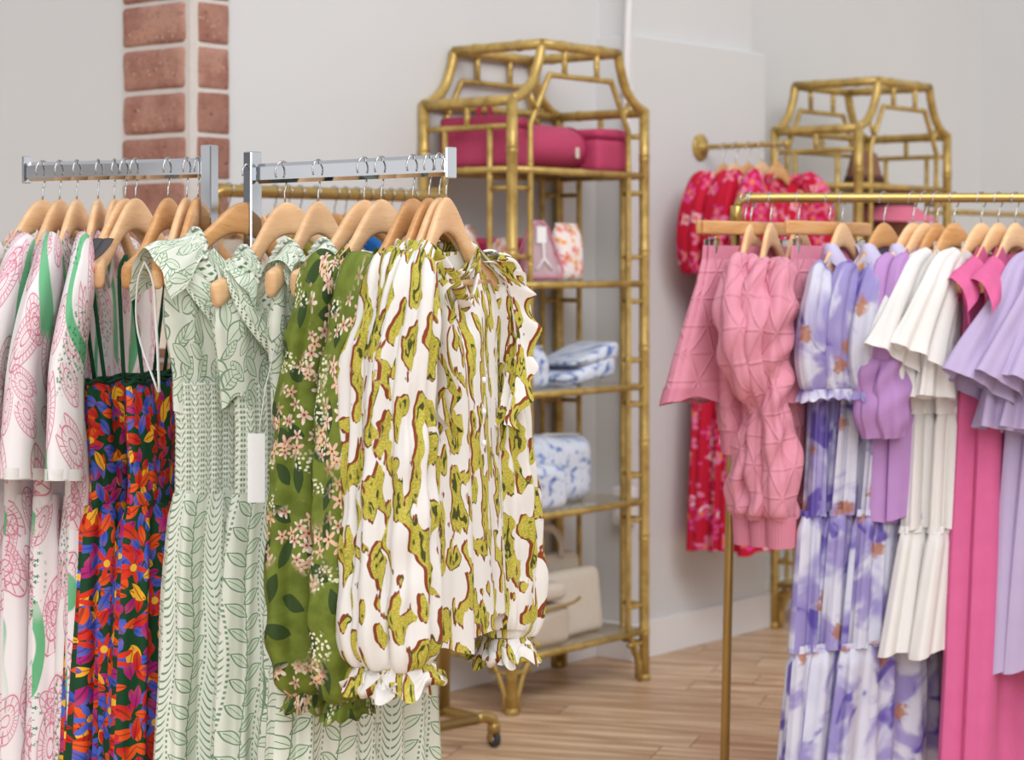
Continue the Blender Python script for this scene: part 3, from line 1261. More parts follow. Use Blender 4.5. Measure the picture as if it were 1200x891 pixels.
# --- hat and visor on the far shelf unit
t = thing('felt_hat', 'brown brimmed hat on the far shelf', 'hat', on_shelf(.30, .15, TOP[0], E2), U_YAW)
MB().lathe([(.0, .122), (.035, .124), (.052, .116), (.060, .085), (.072, .035), (.078, .012), (.082, .008), (.095, .006), (.104, .009), (.106, .004), (.095, .0), (.0, .0)], (0, 0, 0), 32, sy=.88).build('crown_and_brim', MATS['felt_brown'], t)
MB().lathe([(.0745, .034), (.0795, .012), (.0815, .012), (.0755, .036)], (0, 0, 0), 32, sy=.88).build('hat_band', MATS['felt_band'], t)
t = thing('sun_visor', 'pink sun visor below the hat on the far shelf', 'visor', on_shelf(.40, .10, 1.49, E2), U_YAW - .5)
mb = MB()
n1 = 28
A = np.linspace(-.15 * PI, 1.15 * PI, n1) + PI
rows = []
for k, (rr, z) in enumerate(((.088, .05), (.094, .045), (.15, .012), (.155, .006), (.092, .036))):
    ext = 1 + (0.35 if 1 < k < 4 else 0) * np.maximum(0, np.sin(A - PI))
    rr2 = np.where(np.full(n1, 1 < k < 4), .092 + (rr - .088) * np.maximum(.0, np.sin(A - PI)) ** .6 * 1.6, rr)
    rows.append(np.stack([np.cos(A) * rr2, np.sin(A) * rr2, np.full(n1, z) - (rr2 - .09) * .2], 1))
mb.grid(np.array(rows).transpose(1, 0, 2))
mb.build('visor_brim', MATS['visor_pink'], t)
MB().tube([(math.cos(k) * .089, math.sin(k) * .089, .055) for k in np.linspace(0, 2 * PI, 36)[:-1]], .006, 8, ry=.022, closed=True).build('head_band', MATS['felt_band'], t)
hook = MB()
hook.tube([(0, .089, .055), (.0, .16, .03), (0, .24, -.12)], .004, 6)
# a block that carries the visor
st = thing('visor_stand', 'small brown display block under the pink visor', 'stand', on_shelf(.40, .10, TOP[1], E2), U_YAW)
MB().lathe([(.06, 0), (.055, .01), (.03, .03), (.028, .14), (.06, .17), (.07, .20), (.06, .23), (0, .24)], (0, 0, 0), 24).build('block', MATS['felt_brown'], st)
# ------------------------------------------------------------------ clothes racks
ZL, ZR = 1.507, 1.496              # top of the two chrome rails
LA, LB = (-.8875, 3.79), (-.530, 3.625)     # left chrome rail on plan, far end and post end
RA, RB = (-.455, 3.63), (-.099, 3.30)       # right chrome rail, post end and free end


def chrome_rack(label, post_xy, free_xy, ztop):
    dx, dy = free_xy[0] - post_xy[0], free_xy[1] - post_xy[1]
    L = math.hypot(dx, dy)
    yaw = math.atan2(dy, dx)
    t = thing('chrome_clothes_rack', label, 'clothes rack', (post_xy[0], post_xy[1], 0), yaw, 'chrome racks with a flat straight arm')
    m = MATS['chrome']
    MB().box((0, 0, (ztop + .022) / 2 + .02), (.022, .026, ztop + .022 - .04), bev=.002).build('post', m, t)
    MB().box((L / 2 + .006, 0, ztop - .0175), (L - .012, .014, .035), bev=.0062).build('rail', m, t)
    MB().box((L + .002, 0, ztop - .0135), (.005, .024, .05), bev=.0015).build('end_plate', m, t)
    mb = MB()
    mb.box((L * .55, 0, .02), (L + .12, .04, .025), bev=.004)
    mb.box((L * .1 - .03, 0, .02), (.04, .5, .025), bev=.004)
    b = mb.build('base', m, t)
    for x, y in ((L * 1.05, 0), (L * .1 - .03, .23), (L * .1 - .03, -.23)):
        MB().lathe([(.014, 0), (.016, .003), (.012, .009)], (x, y, 0), 14).build('foot', MATS['rubber_grey'], b)
    return t


chrome_rack('chrome rack on the left carrying the pink sketch and bright floral dresses', LB, LA, ZL)
chrome_rack('chrome rack in the middle carrying the pale green, olive and yellow clothes', RA, RB, ZR)


def pipe_rack(name, label, P0, P1, z0, z1, r, depth, mat, castered, lean0=0.0):
    """a pipe rack: rail, two uprights, base feet; P0, P1 are the ends of the rail on plan"""
    dx, dy = P1[0] - P0[0], P1[1] - P0[1]
    L = math.hypot(dx, dy)
    yaw = math.atan2(dy, dx)
    t = thing(name, label, 'clothes rack', (P0[0], P0[1], 0), yaw)
    mb = MB()
    b = .028
    pts = [(0, 0, z0 - b), (b * .3, 0, z0 - b * .3), (b, 0, z0)] + [(x, 0, z0 + (z1 - z0) * x / L) for x in np.linspace(.1, L - .1, 8)] + [(L - b, 0, z1), (L - b * .3, 0, z1 - b * .3), (L, 0, z1 - b)]
    mb.tube(pts, r, 16)
    mb.build('rail', mat, t)
    zb = .085 if castered else .03
    for x, z, ln in ((0, z0, lean0), (L, z1, 0)):
        MB().tube([(x + ln, 0, zb), (x, 0, z - b)], r * .95, 16).build('upright', mat, t)
        for zz_ in (z - b - .01,):
            MB().lathe([(r * 1.02, -.02), (r * 1.3, -.018), (r * 1.3, .018), (r * 1.02, .02)], (x, 0, zz_), 16).build('collar', mat, t)
        if castered:
            ex = .06 if x > 0 else -.06
            pf = crom([(x + ex, -depth / 2, .055), (x + ex * .9, -depth / 2, .076), (x + ex * .5, -depth / 2, .086), (x + ex * .1, -depth / 2 + .01, .086), (x, -depth / 2 + .05, .086), (x, 0, .085), (x, depth / 2 - .05, .086), (x + ex * .1, depth / 2 - .01, .086), (x + ex * .5, depth / 2, .086), (x + ex * .9, depth / 2, .076), (x + ex, depth / 2, .055)], 50)
        else:
            pf = [(x + ln, -depth / 2, .02), (x + ln, 0, .02), (x + ln, depth / 2, .02)]
        ft = MB().tube(pf, r * .95, 14).build('foot_bar', mat, t)
        for sy in (-1, 1):
            if castered:
                y = sy * (depth / 2)
                xu, x = x, x + ex
                fork = MB()
                fork.lathe([(r * 1.1, .0), (r * 1.15, .02), (r * .9, .03)], (x, y, .04), 14)
                fork.box((x - .013, y, .032), (.003, .02, .03), bev=.001)
                fork.box((x + .013, y, .032), (.003, .02, .03), bev=.001)
                ck = fork.build('caster', mat, t)
                MB().lathe([(.0, -.009), (.018, -.009), (.023, -.006), (.024, 0), (.023, .006), (.018, .009), (0, .009)], (x, y, .024), 22, axis=0).build('wheel', MATS['rubber_grey'], ck)
                MB().lathe([(.0, -.0105), (.009, -.0105), (.009, .0105), (0, .0105)], (x, y, .024), 14, axis=0).build('hub', MATS['hook_steel'], ck)
                x = xu
            else:
                MB().lathe([(r * 1.1, 0), (r * 1.1, .03), (r * .6, .036)], (x + ln, sy * depth / 2, 0), 12).build('foot_cap', MATS['rubber_grey'], ft)
    if castered:
        for yy in (0, -depth / 2):
            MB().tube([(0, yy, .085), (L, yy, .085)], r * .85, 14).build('base_bar', mat, t)
    return t


# gold rolling rack in the middle distance
G1 = (-.187, 5.72)
G0 = on_line(249, (-1.35, 4.70), G1)
pipe_rack('rolling_clothes_rack', 'gold rolling rack on castors behind the chrome racks', G0, G1, 1.507, 1.507, .0165, .28, MATS['brass_pipe'], True)
# gold rack on the right
GY = 4.75
ZG = 1.473
pipe_rack('gold_clothes_rack', 'gold pipe rack on the right carrying the pink, lilac and white clothes', (.515, GY), (2.0, GY), ZG, ZG, .011, .5, MATS['brass_pipe'], False, -.03)
# wall arm with red dresses
WA = un(u_at(820, N_PIL), N_PIL, 1.727)
WDIR = (-NX, -NY)
t = thing('wall_hanging_rail', 'gold wall-mounted rail with a round flange holding the red dresses', 'rail', WA, math.atan2(WDIR[1], WDIR[0]))
bamboo(MB(), [(0, 0, 0), (.19, 0, 0), (.352, 0, 0)], .0085, gap=.09).build('rail', MATS['gold_paint'], t)
MB().lathe([(.0, 0), (.046, 0), (.047, .006), (.04, .011), (.018, .014), (.014, .03), (0, .03)], (0, 0, 0), 28, axis=0).build('wall_flange', MATS['gold_paint'], t)
MB().lathe([(.0, .345), (.013, .345), (.014, .352), (.012, .362), (0, .364)], (0, 0, 0), 18, axis=0).build('end_knob', MATS['gold_paint'], t)
# rail on the wall behind the right-hand rack
r0 = un(u_at(1122, N_REC - .25), N_REC - .25, 1.533)
t = thing('wall_hanging_rail', 'thin gold rail on the back wall, to the right of the far shelf', 'rail', r0, U_YAW)
bamboo(MB(), [(0, 0, 0), (.75, 0, 0), (1.5, 0, 0)], .011, gap=.25).build('rail', MATS['gold_paint'], t)
for x in (.02, 1.48):
    MB().tube([(x, 0, 0), (x, .232, 0)], .009, 12).build('wall_bracket', MATS['gold_paint'], t)
    MB().lathe([(.0, .236), (.03, .236), (.03, .246), (0, .25)], (x, 0, 0), 20, axis=1).build('wall_flange', MATS['gold_paint'], t)
# ------------------------------------------------------------------ hangers
HALF = .212


def ht(x):
    """top line of a wooden hanger below the rail's top, as a function of the distance from its middle"""
    x = np.abs(x)
    return -.068 - .078 * (1 - np.exp(-(x / .085) ** 2.2)) - .042 * (x / HALF) ** 1.25


def make_hanger(woodname, bar=False, pads=False):
    t = thing('clothes_hanger', '', 'hanger')
    xs = np.concatenate([np.linspace(-HALF, -.16, 9), np.linspace(-.15, .15, 31), np.linspace(.16, HALF, 9)])
    seg = 14
    th = np.arange(seg) * 2 * PI / seg
    P = []
    for x in xs:
        e = 1 - abs(x) / HALF
        end = math.sqrt(max(0.02, 1 - max(0, (abs(x) - (HALF - .016)) / .016) ** 2))
        hgt = (.021 + .010 * math.exp(-(x / .05) ** 2) + .0035 * sstep(.12, .2, abs(x))) * end * .92
        thk = (.0068 + .0045 * sstep(.06, .2, abs(x))) * end
        cz = ht(x) - hgt
        cy = -.022 * (abs(x) / HALF) ** 2
        c, s = np.cos(th), np.sin(th)
        P.append(np.stack([np.full(seg, x), cy + np.sign(c) * np.abs(c) ** .7 * thk, cz + np.sign(s) * np.abs(s) ** .8 * hgt], 1))
    P = np.array(P)
    mb = MB().grid(P.transpose(0, 1, 2), closed_v=True)
    mb.add(np.concatenate([P[0], P[-1]]), [tuple(range(seg)), tuple(range(seg, 2 * seg))[::-1]])
    w = mb.build('wooden_body', MATS[woodname], t)
    # steel hook
    a = np.radians(np.linspace(-70, 205, 22))
    pts = [(0, 0, -.073), (0, 0, -.052), (.004, 0, -.045)] + [(.0195 * math.cos(k), 0, -.0165 + .0185 * math.sin(k)) for k in a]
    MB().tube(crom(pts, 50), .0016, 8).build('hook', MATS['hook_steel'], t)
    if bar:
        MB().tube([(-.185, -.016, -.205), (.185, -.016, -.205)], .0055, 12).build('trouser_bar', MATS[woodname], t)
    if pads:
        for sx in (-1, 1):
            q = []
            for x in np.linspace(.10, .185, 10):
                q.append((sx * x, -.022 * (x / HALF) ** 2, ht(x) + .001))
            MB().tube(q, .010, 8, ry=.0022).build('grip_pad', MATS['pad_grey'], t)
    return t


HANG = {}


def hanger(kind, loc, yaw, label, group):
    if kind not in HANG:
        o = HANG[kind] = make_hanger({'b': 'wood_beech', 'a': 'wood_amber'}[kind[0]], 'r' in kind, 'p' in kind)
    else:
        o = copy_tree(HANG[kind])
    o.location = loc
    o.rotation_euler = (0, 0, yaw)
    o['label'] = label
    o['group'] = group
    return o


# ------------------------------------------------------------------ garment surfaces (metres, origin on the rail top, x along the hanger)
def fold_fn(seed, ks):
    r = np.random.RandomState(seed)
    comp = [(k, w, r.rand() * 2 * PI, (r.rand() - .5) * 2.2, r.rand() * 2 * PI, 2 + 4 * r.rand()) for k, w in ks]

    def F(phi, z):
        out = 0
        for k, w, ph, dr, p2, f2 in comp:
            a = 2 * PI * k * phi + ph + dr * z + .5 * np.sin(f2 * z + p2)
            out = out + w * (np.cos(a) + .28 * np.cos(2 * a + ph))
        return out
    return F


def body(mb, prof, zb, top=None, front_drop=.06, back_drop=.02, neck=.085, flat_top=None, folds=((5, .5), (9, .35), (13, .2)), seed=1, nu=150, nv=70,
         hem=.006, uvo=(0, 0), yc=0.0, pw=2.5, xc=0.0, u_scale=1.0, vneck=False, gather=0.0):
    """closed tube of cloth hanging from the shoulders (or from a flat top edge)
    prof rows: z, half width, half thickness, fold amplitude"""
    pr = np.array(sorted(prof, key=lambda q: q[0]))
    f = lambda z, k: np.interp(z, pr[:, 0], pr[:, k])
    s = np.arange(nu) / nu
    front = s < .5
    tt = np.where(front, -1 + 4 * s, 3 - 4 * s)
    t = .55 * tt + .45 * np.sin(PI / 2 * tt)
    side = np.where(front, -1.0, 1.0)
    h = np.sqrt(np.clip(1 - np.abs(t) ** pw, 0, 1))
    F = fold_fn(seed, folds)
    if flat_top is None:
        x0 = t * np.interp(-.15, pr[:, 0], pr[:, 1])
        zt = ht(x0) + .005
        k = np.clip(np.abs(x0) / neck, 0, 1)
        zn = ht(neck) + .005
        d = np.where(front, front_drop, back_drop)
        shape = (1 - k) if vneck else np.sqrt(np.clip(1 - k ** 2.2, 0, 1))
        shape = np.where(front, shape, np.sqrt(np.clip(1 - k ** 2.2, 0, 1)))
        zt = np.where(np.abs(x0) < neck, zn - d * shape, zt)
    else:
        zt = np.full(nu, flat_top)
    r = np.random.RandomState(seed + 99)
    hemw = hem * (np.cos(2 * PI * 3 * s + r.rand() * 6) + .5 * np.cos(2 * PI * 7 * s + r.rand() * 6))
    v = np.linspace(0, 1, nv)
    Z = zt[:, None] + (zb + hemw - zt)[:, None] * v[None, :]
    W, T, A = f(Z, 1), f(Z, 2), f(Z, 3)
    if flat_top is None:
        rampT = sstep(0, .10, zt[:, None] - Z)
        T = .008 + (T - .008) * rampT
        A = A * sstep(0, .09, zt[:, None] - Z)
    X = xc + W * t[:, None]
    Y = yc + side[:, None] * T * h[:, None]
    nxv = np.sign(t) * np.abs(t) ** 3
    nyv = side * np.maximum(h, .15)
    D = A * F(s[:, None] + 0 * Z, Z)
    X = X + D * nxv[:, None] * .8
    Y = Y + D * nyv[:, None]
    if flat_top is None:
        Y = Y - .022 * np.clip(np.abs(X) / HALF, 0, 1) ** 2 * (1 - sstep(.0, .25, zt[:, None] - Z))
    P = np.stack([X, Y, Z], 2)
    Wr = float(np.interp(zb * .6, pr[:, 0], pr[:, 1])) * u_scale
    U = np.where(front, (t + 1) * Wr, (3 - t) * Wr)[:, None] + uvo[0] + 0 * Z
    V = -Z + uvo[1]
    uv = np.stack([U, V], 2)
    # duplicate the seam column so that the print does not smear
    P = np.concatenate([P, P[:1]], 0)
    e = uv[:1].copy()
    e[..., 0] = uvo[0] + 4 * Wr
    uv = np.concatenate([uv, e], 0)
    mb.grid(P, uv)
    return mb


def sleeve(mb, path, radii, folds=((3, .5), (5, .4), (8, .25)), amp=.006, seed=3, nu=56, nv=70, wr=.0, uvo=(0, 0), amps=None, refy=(0, 1, 0), gathers=None, us=1.0):
    """open tube along a path; radii rows (rx, ry)"""
    C = crom(path, nv)
    C[:, 1] -= .022 * np.clip(np.abs(C[:, 0]) / HALF, 0, 1) ** 2 * (1 - sstep(.18, .4, -C[:, 2]))
    n = len(radii)
    R = np.asarray(radii, dtype=float)
    k = np.linspace(0, n - 1, nv)
    R2 = crom(np.column_stack([R, np.zeros(n)]), nv)
    rx, ry = np.maximum(R2[:, 0], .003), np.maximum(R2[:, 1], .003)
    T = np.gradient(C, axis=0)
    T /= np.linalg.norm(T, axis=1)[:, None]
    ref = np.array(refy, dtype=float)
    a = np.cross(T, ref)
    a /= np.linalg.norm(a, axis=1)[:, None]
    b = np.cross(a, T)
    s = np.arange(nu) / nu
    th = 2 * PI * s
    L = np.concatenate([[0], np.cumsum(np.linalg.norm(np.diff(C, axis=0), axis=1))])
    F = fold_fn(seed, folds)
    av = np.interp(np.linspace(0, 1, nv), np.linspace(0, 1, len(amps)), amps) if amps is not None else np.full(nv, amp)
    D = av[None, :] * F(s[:, None] + 0 * L[None, :], L[None, :] * 3)
    if wr:
        rr = np.random.RandomState(seed + 7)
        for q in range(4):
            f1, f2, p1 = 22 + 40 * rr.rand(), rr.randint(1, 4), rr.rand() * 6
            D = D + wr * .6 * np.sin(L[None, :] * f1 * (1 + .2 * q) + f2 * th[:, None] + p1 + 1.3 * np.sin(th[:, None] + q))
    X = (rx[None, :] + D) * np.cos(th)[:, None]
    Y = (ry[None, :] + D) * np.sin(th)[:, None]
    P = C[None] + X[..., None] * a[None] + Y[..., None] * b[None]
    circ = 2 * PI * float(np.mean((rx + ry) / 2)) * us
    U = (s * circ)[:, None] + uvo[0] + 0 * L[None, :]
    V = L[None, :] + uvo[1] + 0 * U
    uv = np.stack([U, V], 2)
    P = np.concatenate([P, P[:1]], 0)
    e = uv[:1].copy()
    e[..., 0] = uvo[0] + circ
    uv = np.concatenate([uv, e], 0)
    mb.grid(P, uv)
    return mb


def ruffle(mb, line, out, width, waves=6, amp=.012, nrm=(0, -1, 0), n=90, m=9, seed=0, uvo=(0, 0), taper=True, curl=.0, minw=.25):
    """gathered strip: fixed along line, its free edge waving"""
    C = crom(line, n)
    O = crom(out, n) if np.ndim(out) == 2 else np.tile(np.asarray(out, dtype=float), (n, 1))
    O = O / np.linalg.norm(O, axis=1)[:, None]
    N = np.asarray(nrm, dtype=float)
    N = N / np.linalg.norm(N)
    s = np.linspace(0, 1, n)
    L = np.concatenate([[0], np.cumsum(np.linalg.norm(np.diff(C, axis=0), axis=1))])
    r = np.random.RandomState(seed)
    w = width * ((minw + (1 - minw) * np.sin(PI * np.clip(s, 0, 1)) ** .6) if taper else 1)
    w = np.broadcast_to(w, (n,))
    ph = 2 * PI * waves * s + 1.1 * np.sin(2 * PI * s * 2 + r.rand() * 6) + r.rand() * 6
    rows, uvs = [], []
    T = np.gradient(C, axis=0)
    T /= np.linalg.norm(T, axis=1)[:, None]
    for j in range(m):
        q = j / (m - 1)
        bend = q ** 1.3
        p = C + O * (w * (q - curl * q * q))[:, None] + N * (amp * bend * np.sin(ph) + amp * .6 * q + curl * w * q * q)[:, None] + T * (amp * .55 * bend * np.cos(ph))[:, None]
        rows.append(p)
        uvs.append(np.stack([np.full(n, uvo[0]) + w * q, L * 1.25 + uvo[1]], 1))
    mb.grid(np.array(rows).transpose(1, 0, 2), np.array(uvs).transpose(1, 0, 2))
    return mb


def cuff_frill(mb, c, rx, ry, length, waves=9, amp=.008, seed=0, flare=.6, uvo=(0, 0), n=80, m=8, tilt=(0, 0)):
    """flared frill ring hanging from an elastic cuff"""
    s = np.arange(n + 1) / n
    th = 2 * PI * s
    r = np.random.RandomState(seed)
    ph = waves * th + .9 * np.sin(2 * th + r.rand() * 6)
    rows, uvs = [], []
    for j in range(m):
        q = j / (m - 1)
        g = 1 + flare * q + amp / max(rx, ry) * q * np.sin(ph)
        x = c[0] + rx * g * np.cos(th) + tilt[0] * q * length
        y = c[1] + ry * g * np.sin(th) + tilt[1] * q * length
        z = c[2] - length * q + amp * .5 * q * np.cos(ph + 1) + amp * .8 * q * np.sin(2 * th + r.rand() * 6)
        rows.append(np.stack([x, y, z], 1))
        uvs.append(np.stack([s * (rx + ry) * 3.14 * 1.6 + uvo[0], np.full(n + 1, q * length + uvo[1])], 1))
    mb.grid(np.array(rows).transpose(1, 0, 2), np.array(uvs).transpose(1, 0, 2))
    return mb


def saddle(mb, x0, x1, drop, hy, n=44, m=26, seed=0, waves=5, amp=.006, lift=.012, uvo=(0, 0), shrink=.55, over=.0, dropz=0.0, fdrop=None):
    """cap of cloth draped over the end of a hanger's arm, gathered at x0 and open at x1"""
    r = np.random.RandomState(seed)
    xs = np.linspace(0, 1, n)
    cs = np.linspace(-1, 1, m)
    sg = -1 if x1 < x0 else 1
    P = np.zeros((n, m, 3))
    uv = np.zeros((n, m, 2))
    for i, q in enumerate(xs):
        x = x0 + (x1 - x0) * q
        xb = math.copysign(min(abs(x), HALF), x)
        zt = float(ht(xb)) + lift - max(0, abs(x) - HALF) * .7
        wdt = hy * (shrink + (1 - shrink) * sstep(0, .75, q))
        dr = drop * (.55 + .45 * sstep(0, .8, q))
        for j, c in enumerate(cs):
            f = 1.0 if fdrop is None or c > 0 else fdrop
            wv = amp * math.sin(waves * PI * c + r.rand() * .12 + q * 3 + seed) * (abs(c) ** .5)
            y = wdt * math.sin(c * PI / 2 * .95) + (wv * .5)
            z = zt - dr * f * (1 - math.cos(c * PI / 2)) ** .8 - dropz * q * abs(c)
            xx = x + sg * over * abs(c) ** 1.5 * q + wv * .9
            P[i, j] = (xx, y - .022 * min(1, abs(x) / HALF) ** 2, z + amp * .5 * math.cos(4 * PI * c + seed) * q)
            uv[i, j] = (c * (hy + drop) + uvo[0], q * abs(x1 - x0) + uvo[1])
    mb.grid(P, uv)
    return mb


def solve_yaw(hook, px, half=HALF):
    """yaw of a hanger whose near (left) tip is seen in image column px"""
    best, by = 1e9, 0
    for a in np.radians(np.linspace(0, 88, 353)):
        X, Y = hook[0] - half * math.cos(a), hook[1] - half * math.sin(a)
        e = abs(600 + FPX * X / Y - px)
        if e < best:
            best, by = e, a
    return by
# ------------------------------------------------------------------ middle chrome rack: pale green dresses, olive blouses, yellow blouses
def hook_r(px):
    x, y = on_line(px, RA, RB)
    return Vector((x, y, ZR))


def hook_l(px):
    x, y = on_line(px, LA, LB)
    return Vector((x, y, ZL))


def green_dress(hook, yaw, label, seed, tagw=False, xe=.235, w=.212, roll=0.0, xc=0.0):
    t = thing('dress', label, 'dress', hook, yaw, 'pale green leaf print dresses')
    o = (seed * .37, seed * .21)
    # skirt
    mb = MB()
    body(mb, [(-.56, .172, .030, .002), (-.60, .182, .036, .008), (-.75, .198, .046, .014), (-1.0, .214, .052, .019), (-1.32, .230, .058, .022)], -1.30, flat_top=-.563,
         folds=((5, .45), (9, .55), (14, .4), (21, .22)), seed=seed, uvo=o, nu=230, nv=60, u_scale=1.3, hem=.01, xc=xc)
    mb.build('skirt', MATS['print_vine_stripe'], t)
    # smocked bodice
    mb = MB()
    body(mb, [(-.375, .174, .032, .0015), (-.45, .168, .030, .002), (-.57, .170, .030, .002)], -.568, flat_top=-.375, folds=((9, .5), (21, .6), (33, .4)), seed=seed + 1, uvo=o, nu=170, nv=40, hem=0, u_scale=1.2, xc=xc)
    mb.build('smocked_bodice', MATS['print_small_leaf'], t)
    # wrapped shoulder panels: deep V from the shoulders into the bodice
    mb = MB()
    body(mb, [(-.13, w, .012, .002), (-.20, w - .004, .03, .006), (-.28, min(w, .19), .034, .008), (-.37, .160, .026, .004), (-.50, .150, .022, .002)], -.42, front_drop=.23, back_drop=.13, neck=.135, vneck=True, folds=((4, .5), (7, .5), (12, .35)), seed=seed + 2,
         uvo=o, nu=150, nv=40, hem=.02)
    mb.build('wrap_bodice', MATS['print_bold_leaf'], t)
    # border band along the V
    for sx in (-1, 1):
        mb = MB()
        ln = [(sx * .140, -.016, -.165), (sx * .10, -.040, -.235), (sx * .055, -.047, -.31), (sx * .005, -.044, -.385)]
        ruffle(mb, ln, (-sx * .45, -.12, -.9), .075 if sx < 0 else .085, waves=3, amp=.017, seed=seed + 5 + sx, uvo=o, nrm=(0, -1, .1), minw=.3)
        mb.build('neck_flounce', MATS['print_bold_leaf'], t)
        mb = MB()
        mb.tube([(p[0], p[1] - .008, p[2]) for p in crom(ln, 30)], .0022, 8, ry=.012)
        mb.build('border_trim', MATS['print_border_dash'], t)
    # flutter sleeves over both hanger ends, gathered towards the neck
    for sx in (-1, 1):
        mb = MB()
        saddle(mb, sx * .108, sx * (xe if sx < 0 else .23), .085, .050, seed=seed + 11 + sx, amp=.0045, waves=5, uvo=o, over=-.030, fdrop=.95, shrink=.55)
        fl = mb.build('flutter_sleeve', MATS['print_bold_leaf'], t)
        # shirred heading at the neck end
        mb = MB()
        q = []
        for c in np.linspace(-1, 1, 30):
            x = .108 + .004 * math.sin(c * 40)
            q.append((sx * x, .034 * math.sin(c * 1.45), float(ht(.108)) + .013 - .052 * (1 - math.cos(c * PI / 2)) ** .8))
        mb.tube(q, .0055, 8)
        mb.build('shirred_edge', MATS['print_small_leaf'], fl)
    # wrapped sash: a wide panel slanting from the near shoulder across the front, with a dashed border
    l1 = crom([(-w * .93, -.020, float(ht(w * .93)) - .008), (-.135, -.054, -.275), (-.055, -.070, -.365), (.05, -.068, -.455)], 50)
    l2 = crom([(-.108, -.022, float(ht(.108)) + .002), (-.035, -.048, -.235), (.025, -.056, -.31), (.10, -.052, -.40)], 50)
    P, UV = [], []
    for i_ in range(50):
        s_ = i_ / 49
        row, ruv = [], []
        for q in np.linspace(0, 1, 22):
            p = l1[i_] * (1 - q) + l2[i_] * q
            y = p[1] - (.007 * math.sin(q * 9.5 + s_ * 3 + seed) + .004 * math.sin(q * 19 + seed)) * math.sin(PI * min(1, s_ * 3) / 2)
            row.append((p[0], y, p[2]))
            ruv.append((o[0] + q * .14, o[1] + s_ * .36))
        P.append(row)
        UV.append(ruv)
    mb = MB()
    mb.grid(np.array(P), np.array(UV))
    sash = mb.build('wrap_sash', MATS['print_bold_leaf'], t)
    e1, e2 = np.array([r_[0] for r_ in P]), np.array([r_[3] for r_ in P])
    G = np.stack([e1, e1 * .55 + e2 * .45], 1) + np.array([0, -.0025, 0])
    ln_ = np.linspace(0, .36, 50)
    mb = MB()
    mb.grid(G, np.stack([np.stack([ln_ * 0, ln_], 1), np.stack([ln_ * 0 + .016, ln_], 1)], 1))
    mb.build('border_trim', MATS['print_border_dash'], sash)
    # cascade of fabric from the near shoulder to the bodice
    mb = MB()
    ruffle(mb, [(.0, -.075, -.39), (.035, -.078, -.43), (.07, -.074, -.46), (.10, -.066, -.49)], (.1, -.25, -.95), .10, waves=2, amp=.016, seed=seed + 20, uvo=o, nrm=(.2, -1, 0))
    mb.build('front_flounce', MATS['print_bold_leaf'], t)
    if tagw:
        mb = MB()
        mb.box((-.236, -.014, -.50), (.028, .0012, .11), yaw=-1.1, bev=.0005)
        mb.tube([(-.228, -.014, -.446), (-.210, -.014, -.38), (-.172, -.014, -.30)], .0008, 6)
        mb.build('paper_tag', MATS['paper_white'], t)
    if roll:
        for ch in t.children:
            if ch.name.split('.')[0] in ('wrap_bodice', 'neck_flounce', 'border_trim', 'flutter_sleeve', 'front_flounce'):
                ch.rotation_euler = (0, roll if ch.name.startswith('flutter') else roll * .3, 0)
    return t


GR = [(295, 186, 'b'), (331, 226, 'a'), (373, 300, 'b'), (427, 330, 'b')]
glabels = ['pale green leaf print dress hanging first on the middle rack, its whole bodice showing',
           'pale green leaf print dress second on the middle rack, hanger tip showing under its ruffle',
           'pale green leaf print dress third on the middle rack, with a white paper tag',
           'pale green leaf print dress fourth on the middle rack, right beside the olive blouses']
for i, (hp, tp, k) in enumerate(GR):
    hk = hook_r(hp)
    yw = solve_yaw(hk, tp)
    rl_ = (.17, -.10, 0, 0)[i]
    green_dress(hk, yw, glabels[i], 10 + i * 7, i == 2, xe=(.235, .178, .178, .182)[i], w=(.212, .178, .178, .182)[i], roll=rl_, xc=(-.005, .055, .035, -.015)[i])
    h_ = hanger(('a' if i == 0 else 'b') + ('' if i else ''), hk, yw, ['amber wooden hanger of the first pale green dress, beside the chrome post', 'wooden hanger of the second pale green dress', 'wooden hanger of the third pale green dress', 'wooden hanger of the pale green dress beside the olive blouses'][i], 'wooden hangers on the middle chrome rack')
    h_.rotation_euler = (0, rl_, yw)


def olive_blouse(hook, yaw, label, seed):
    t = thing('blouse', label, 'blouse', hook, yaw, 'olive blossom print blouses')
    m = MATS['print_green_blossom']
    o = (seed * .31, seed * .17)
    mb = MB()
    body(mb, [(-.13, .20, .012, .002), (-.3, .20, .028, .006), (-.6, .21, .034, .010), (-.76, .212, .034, .012)], -.74, front_drop=.05, neck=.108, seed=seed, uvo=o, nu=120, nv=50)
    mb.build('body', m, t)
    for sx in (-1, 1):
        dz = 0 if sx < 0 else .10
        mb = MB()
        sleeve(mb, [(sx * .165, 0, -.175), (sx * .205, -.004, -.205), (sx * .218, -.008, -.32), (sx * .222, -.012, -.5), (sx * .224, -.014, -.68 + dz * .6), (sx * .220, -.014, -.80 + dz), (sx * .218, -.012, -.836 + dz)],
               [(.02, .018), (.042, .030), (.058, .034), (.075, .038), (.088, .044), (.078, .040), (.045, .026)], amps=[.002, .004, .006, .008, .010, .010, .006], seed=seed + sx, uvo=(o[0] + sx, o[1]), wr=.0022, nv=90, nu=64)
        s_ = mb.build('sleeve', m, t)
        mb = MB()
        cuff_frill(mb, (sx * .218, -.012, -.834 + dz), .042, .024, .03, seed=seed + sx * 3, flare=.35, amp=.006, uvo=o)
        mb.build('cuff_frill', m, s_)
        mb = MB()
        ruffle(mb, [(sx * .13, -.024, -.178), (sx * .185, -.028, -.20), (sx * .20, -.03, -.26), (sx * .19, -.034, -.34)], (sx * .8, -.5, -.1), .03, waves=5, amp=.006, seed=seed + 9, uvo=o)
        mb.build('shoulder_ruffle', m, t)
    return t


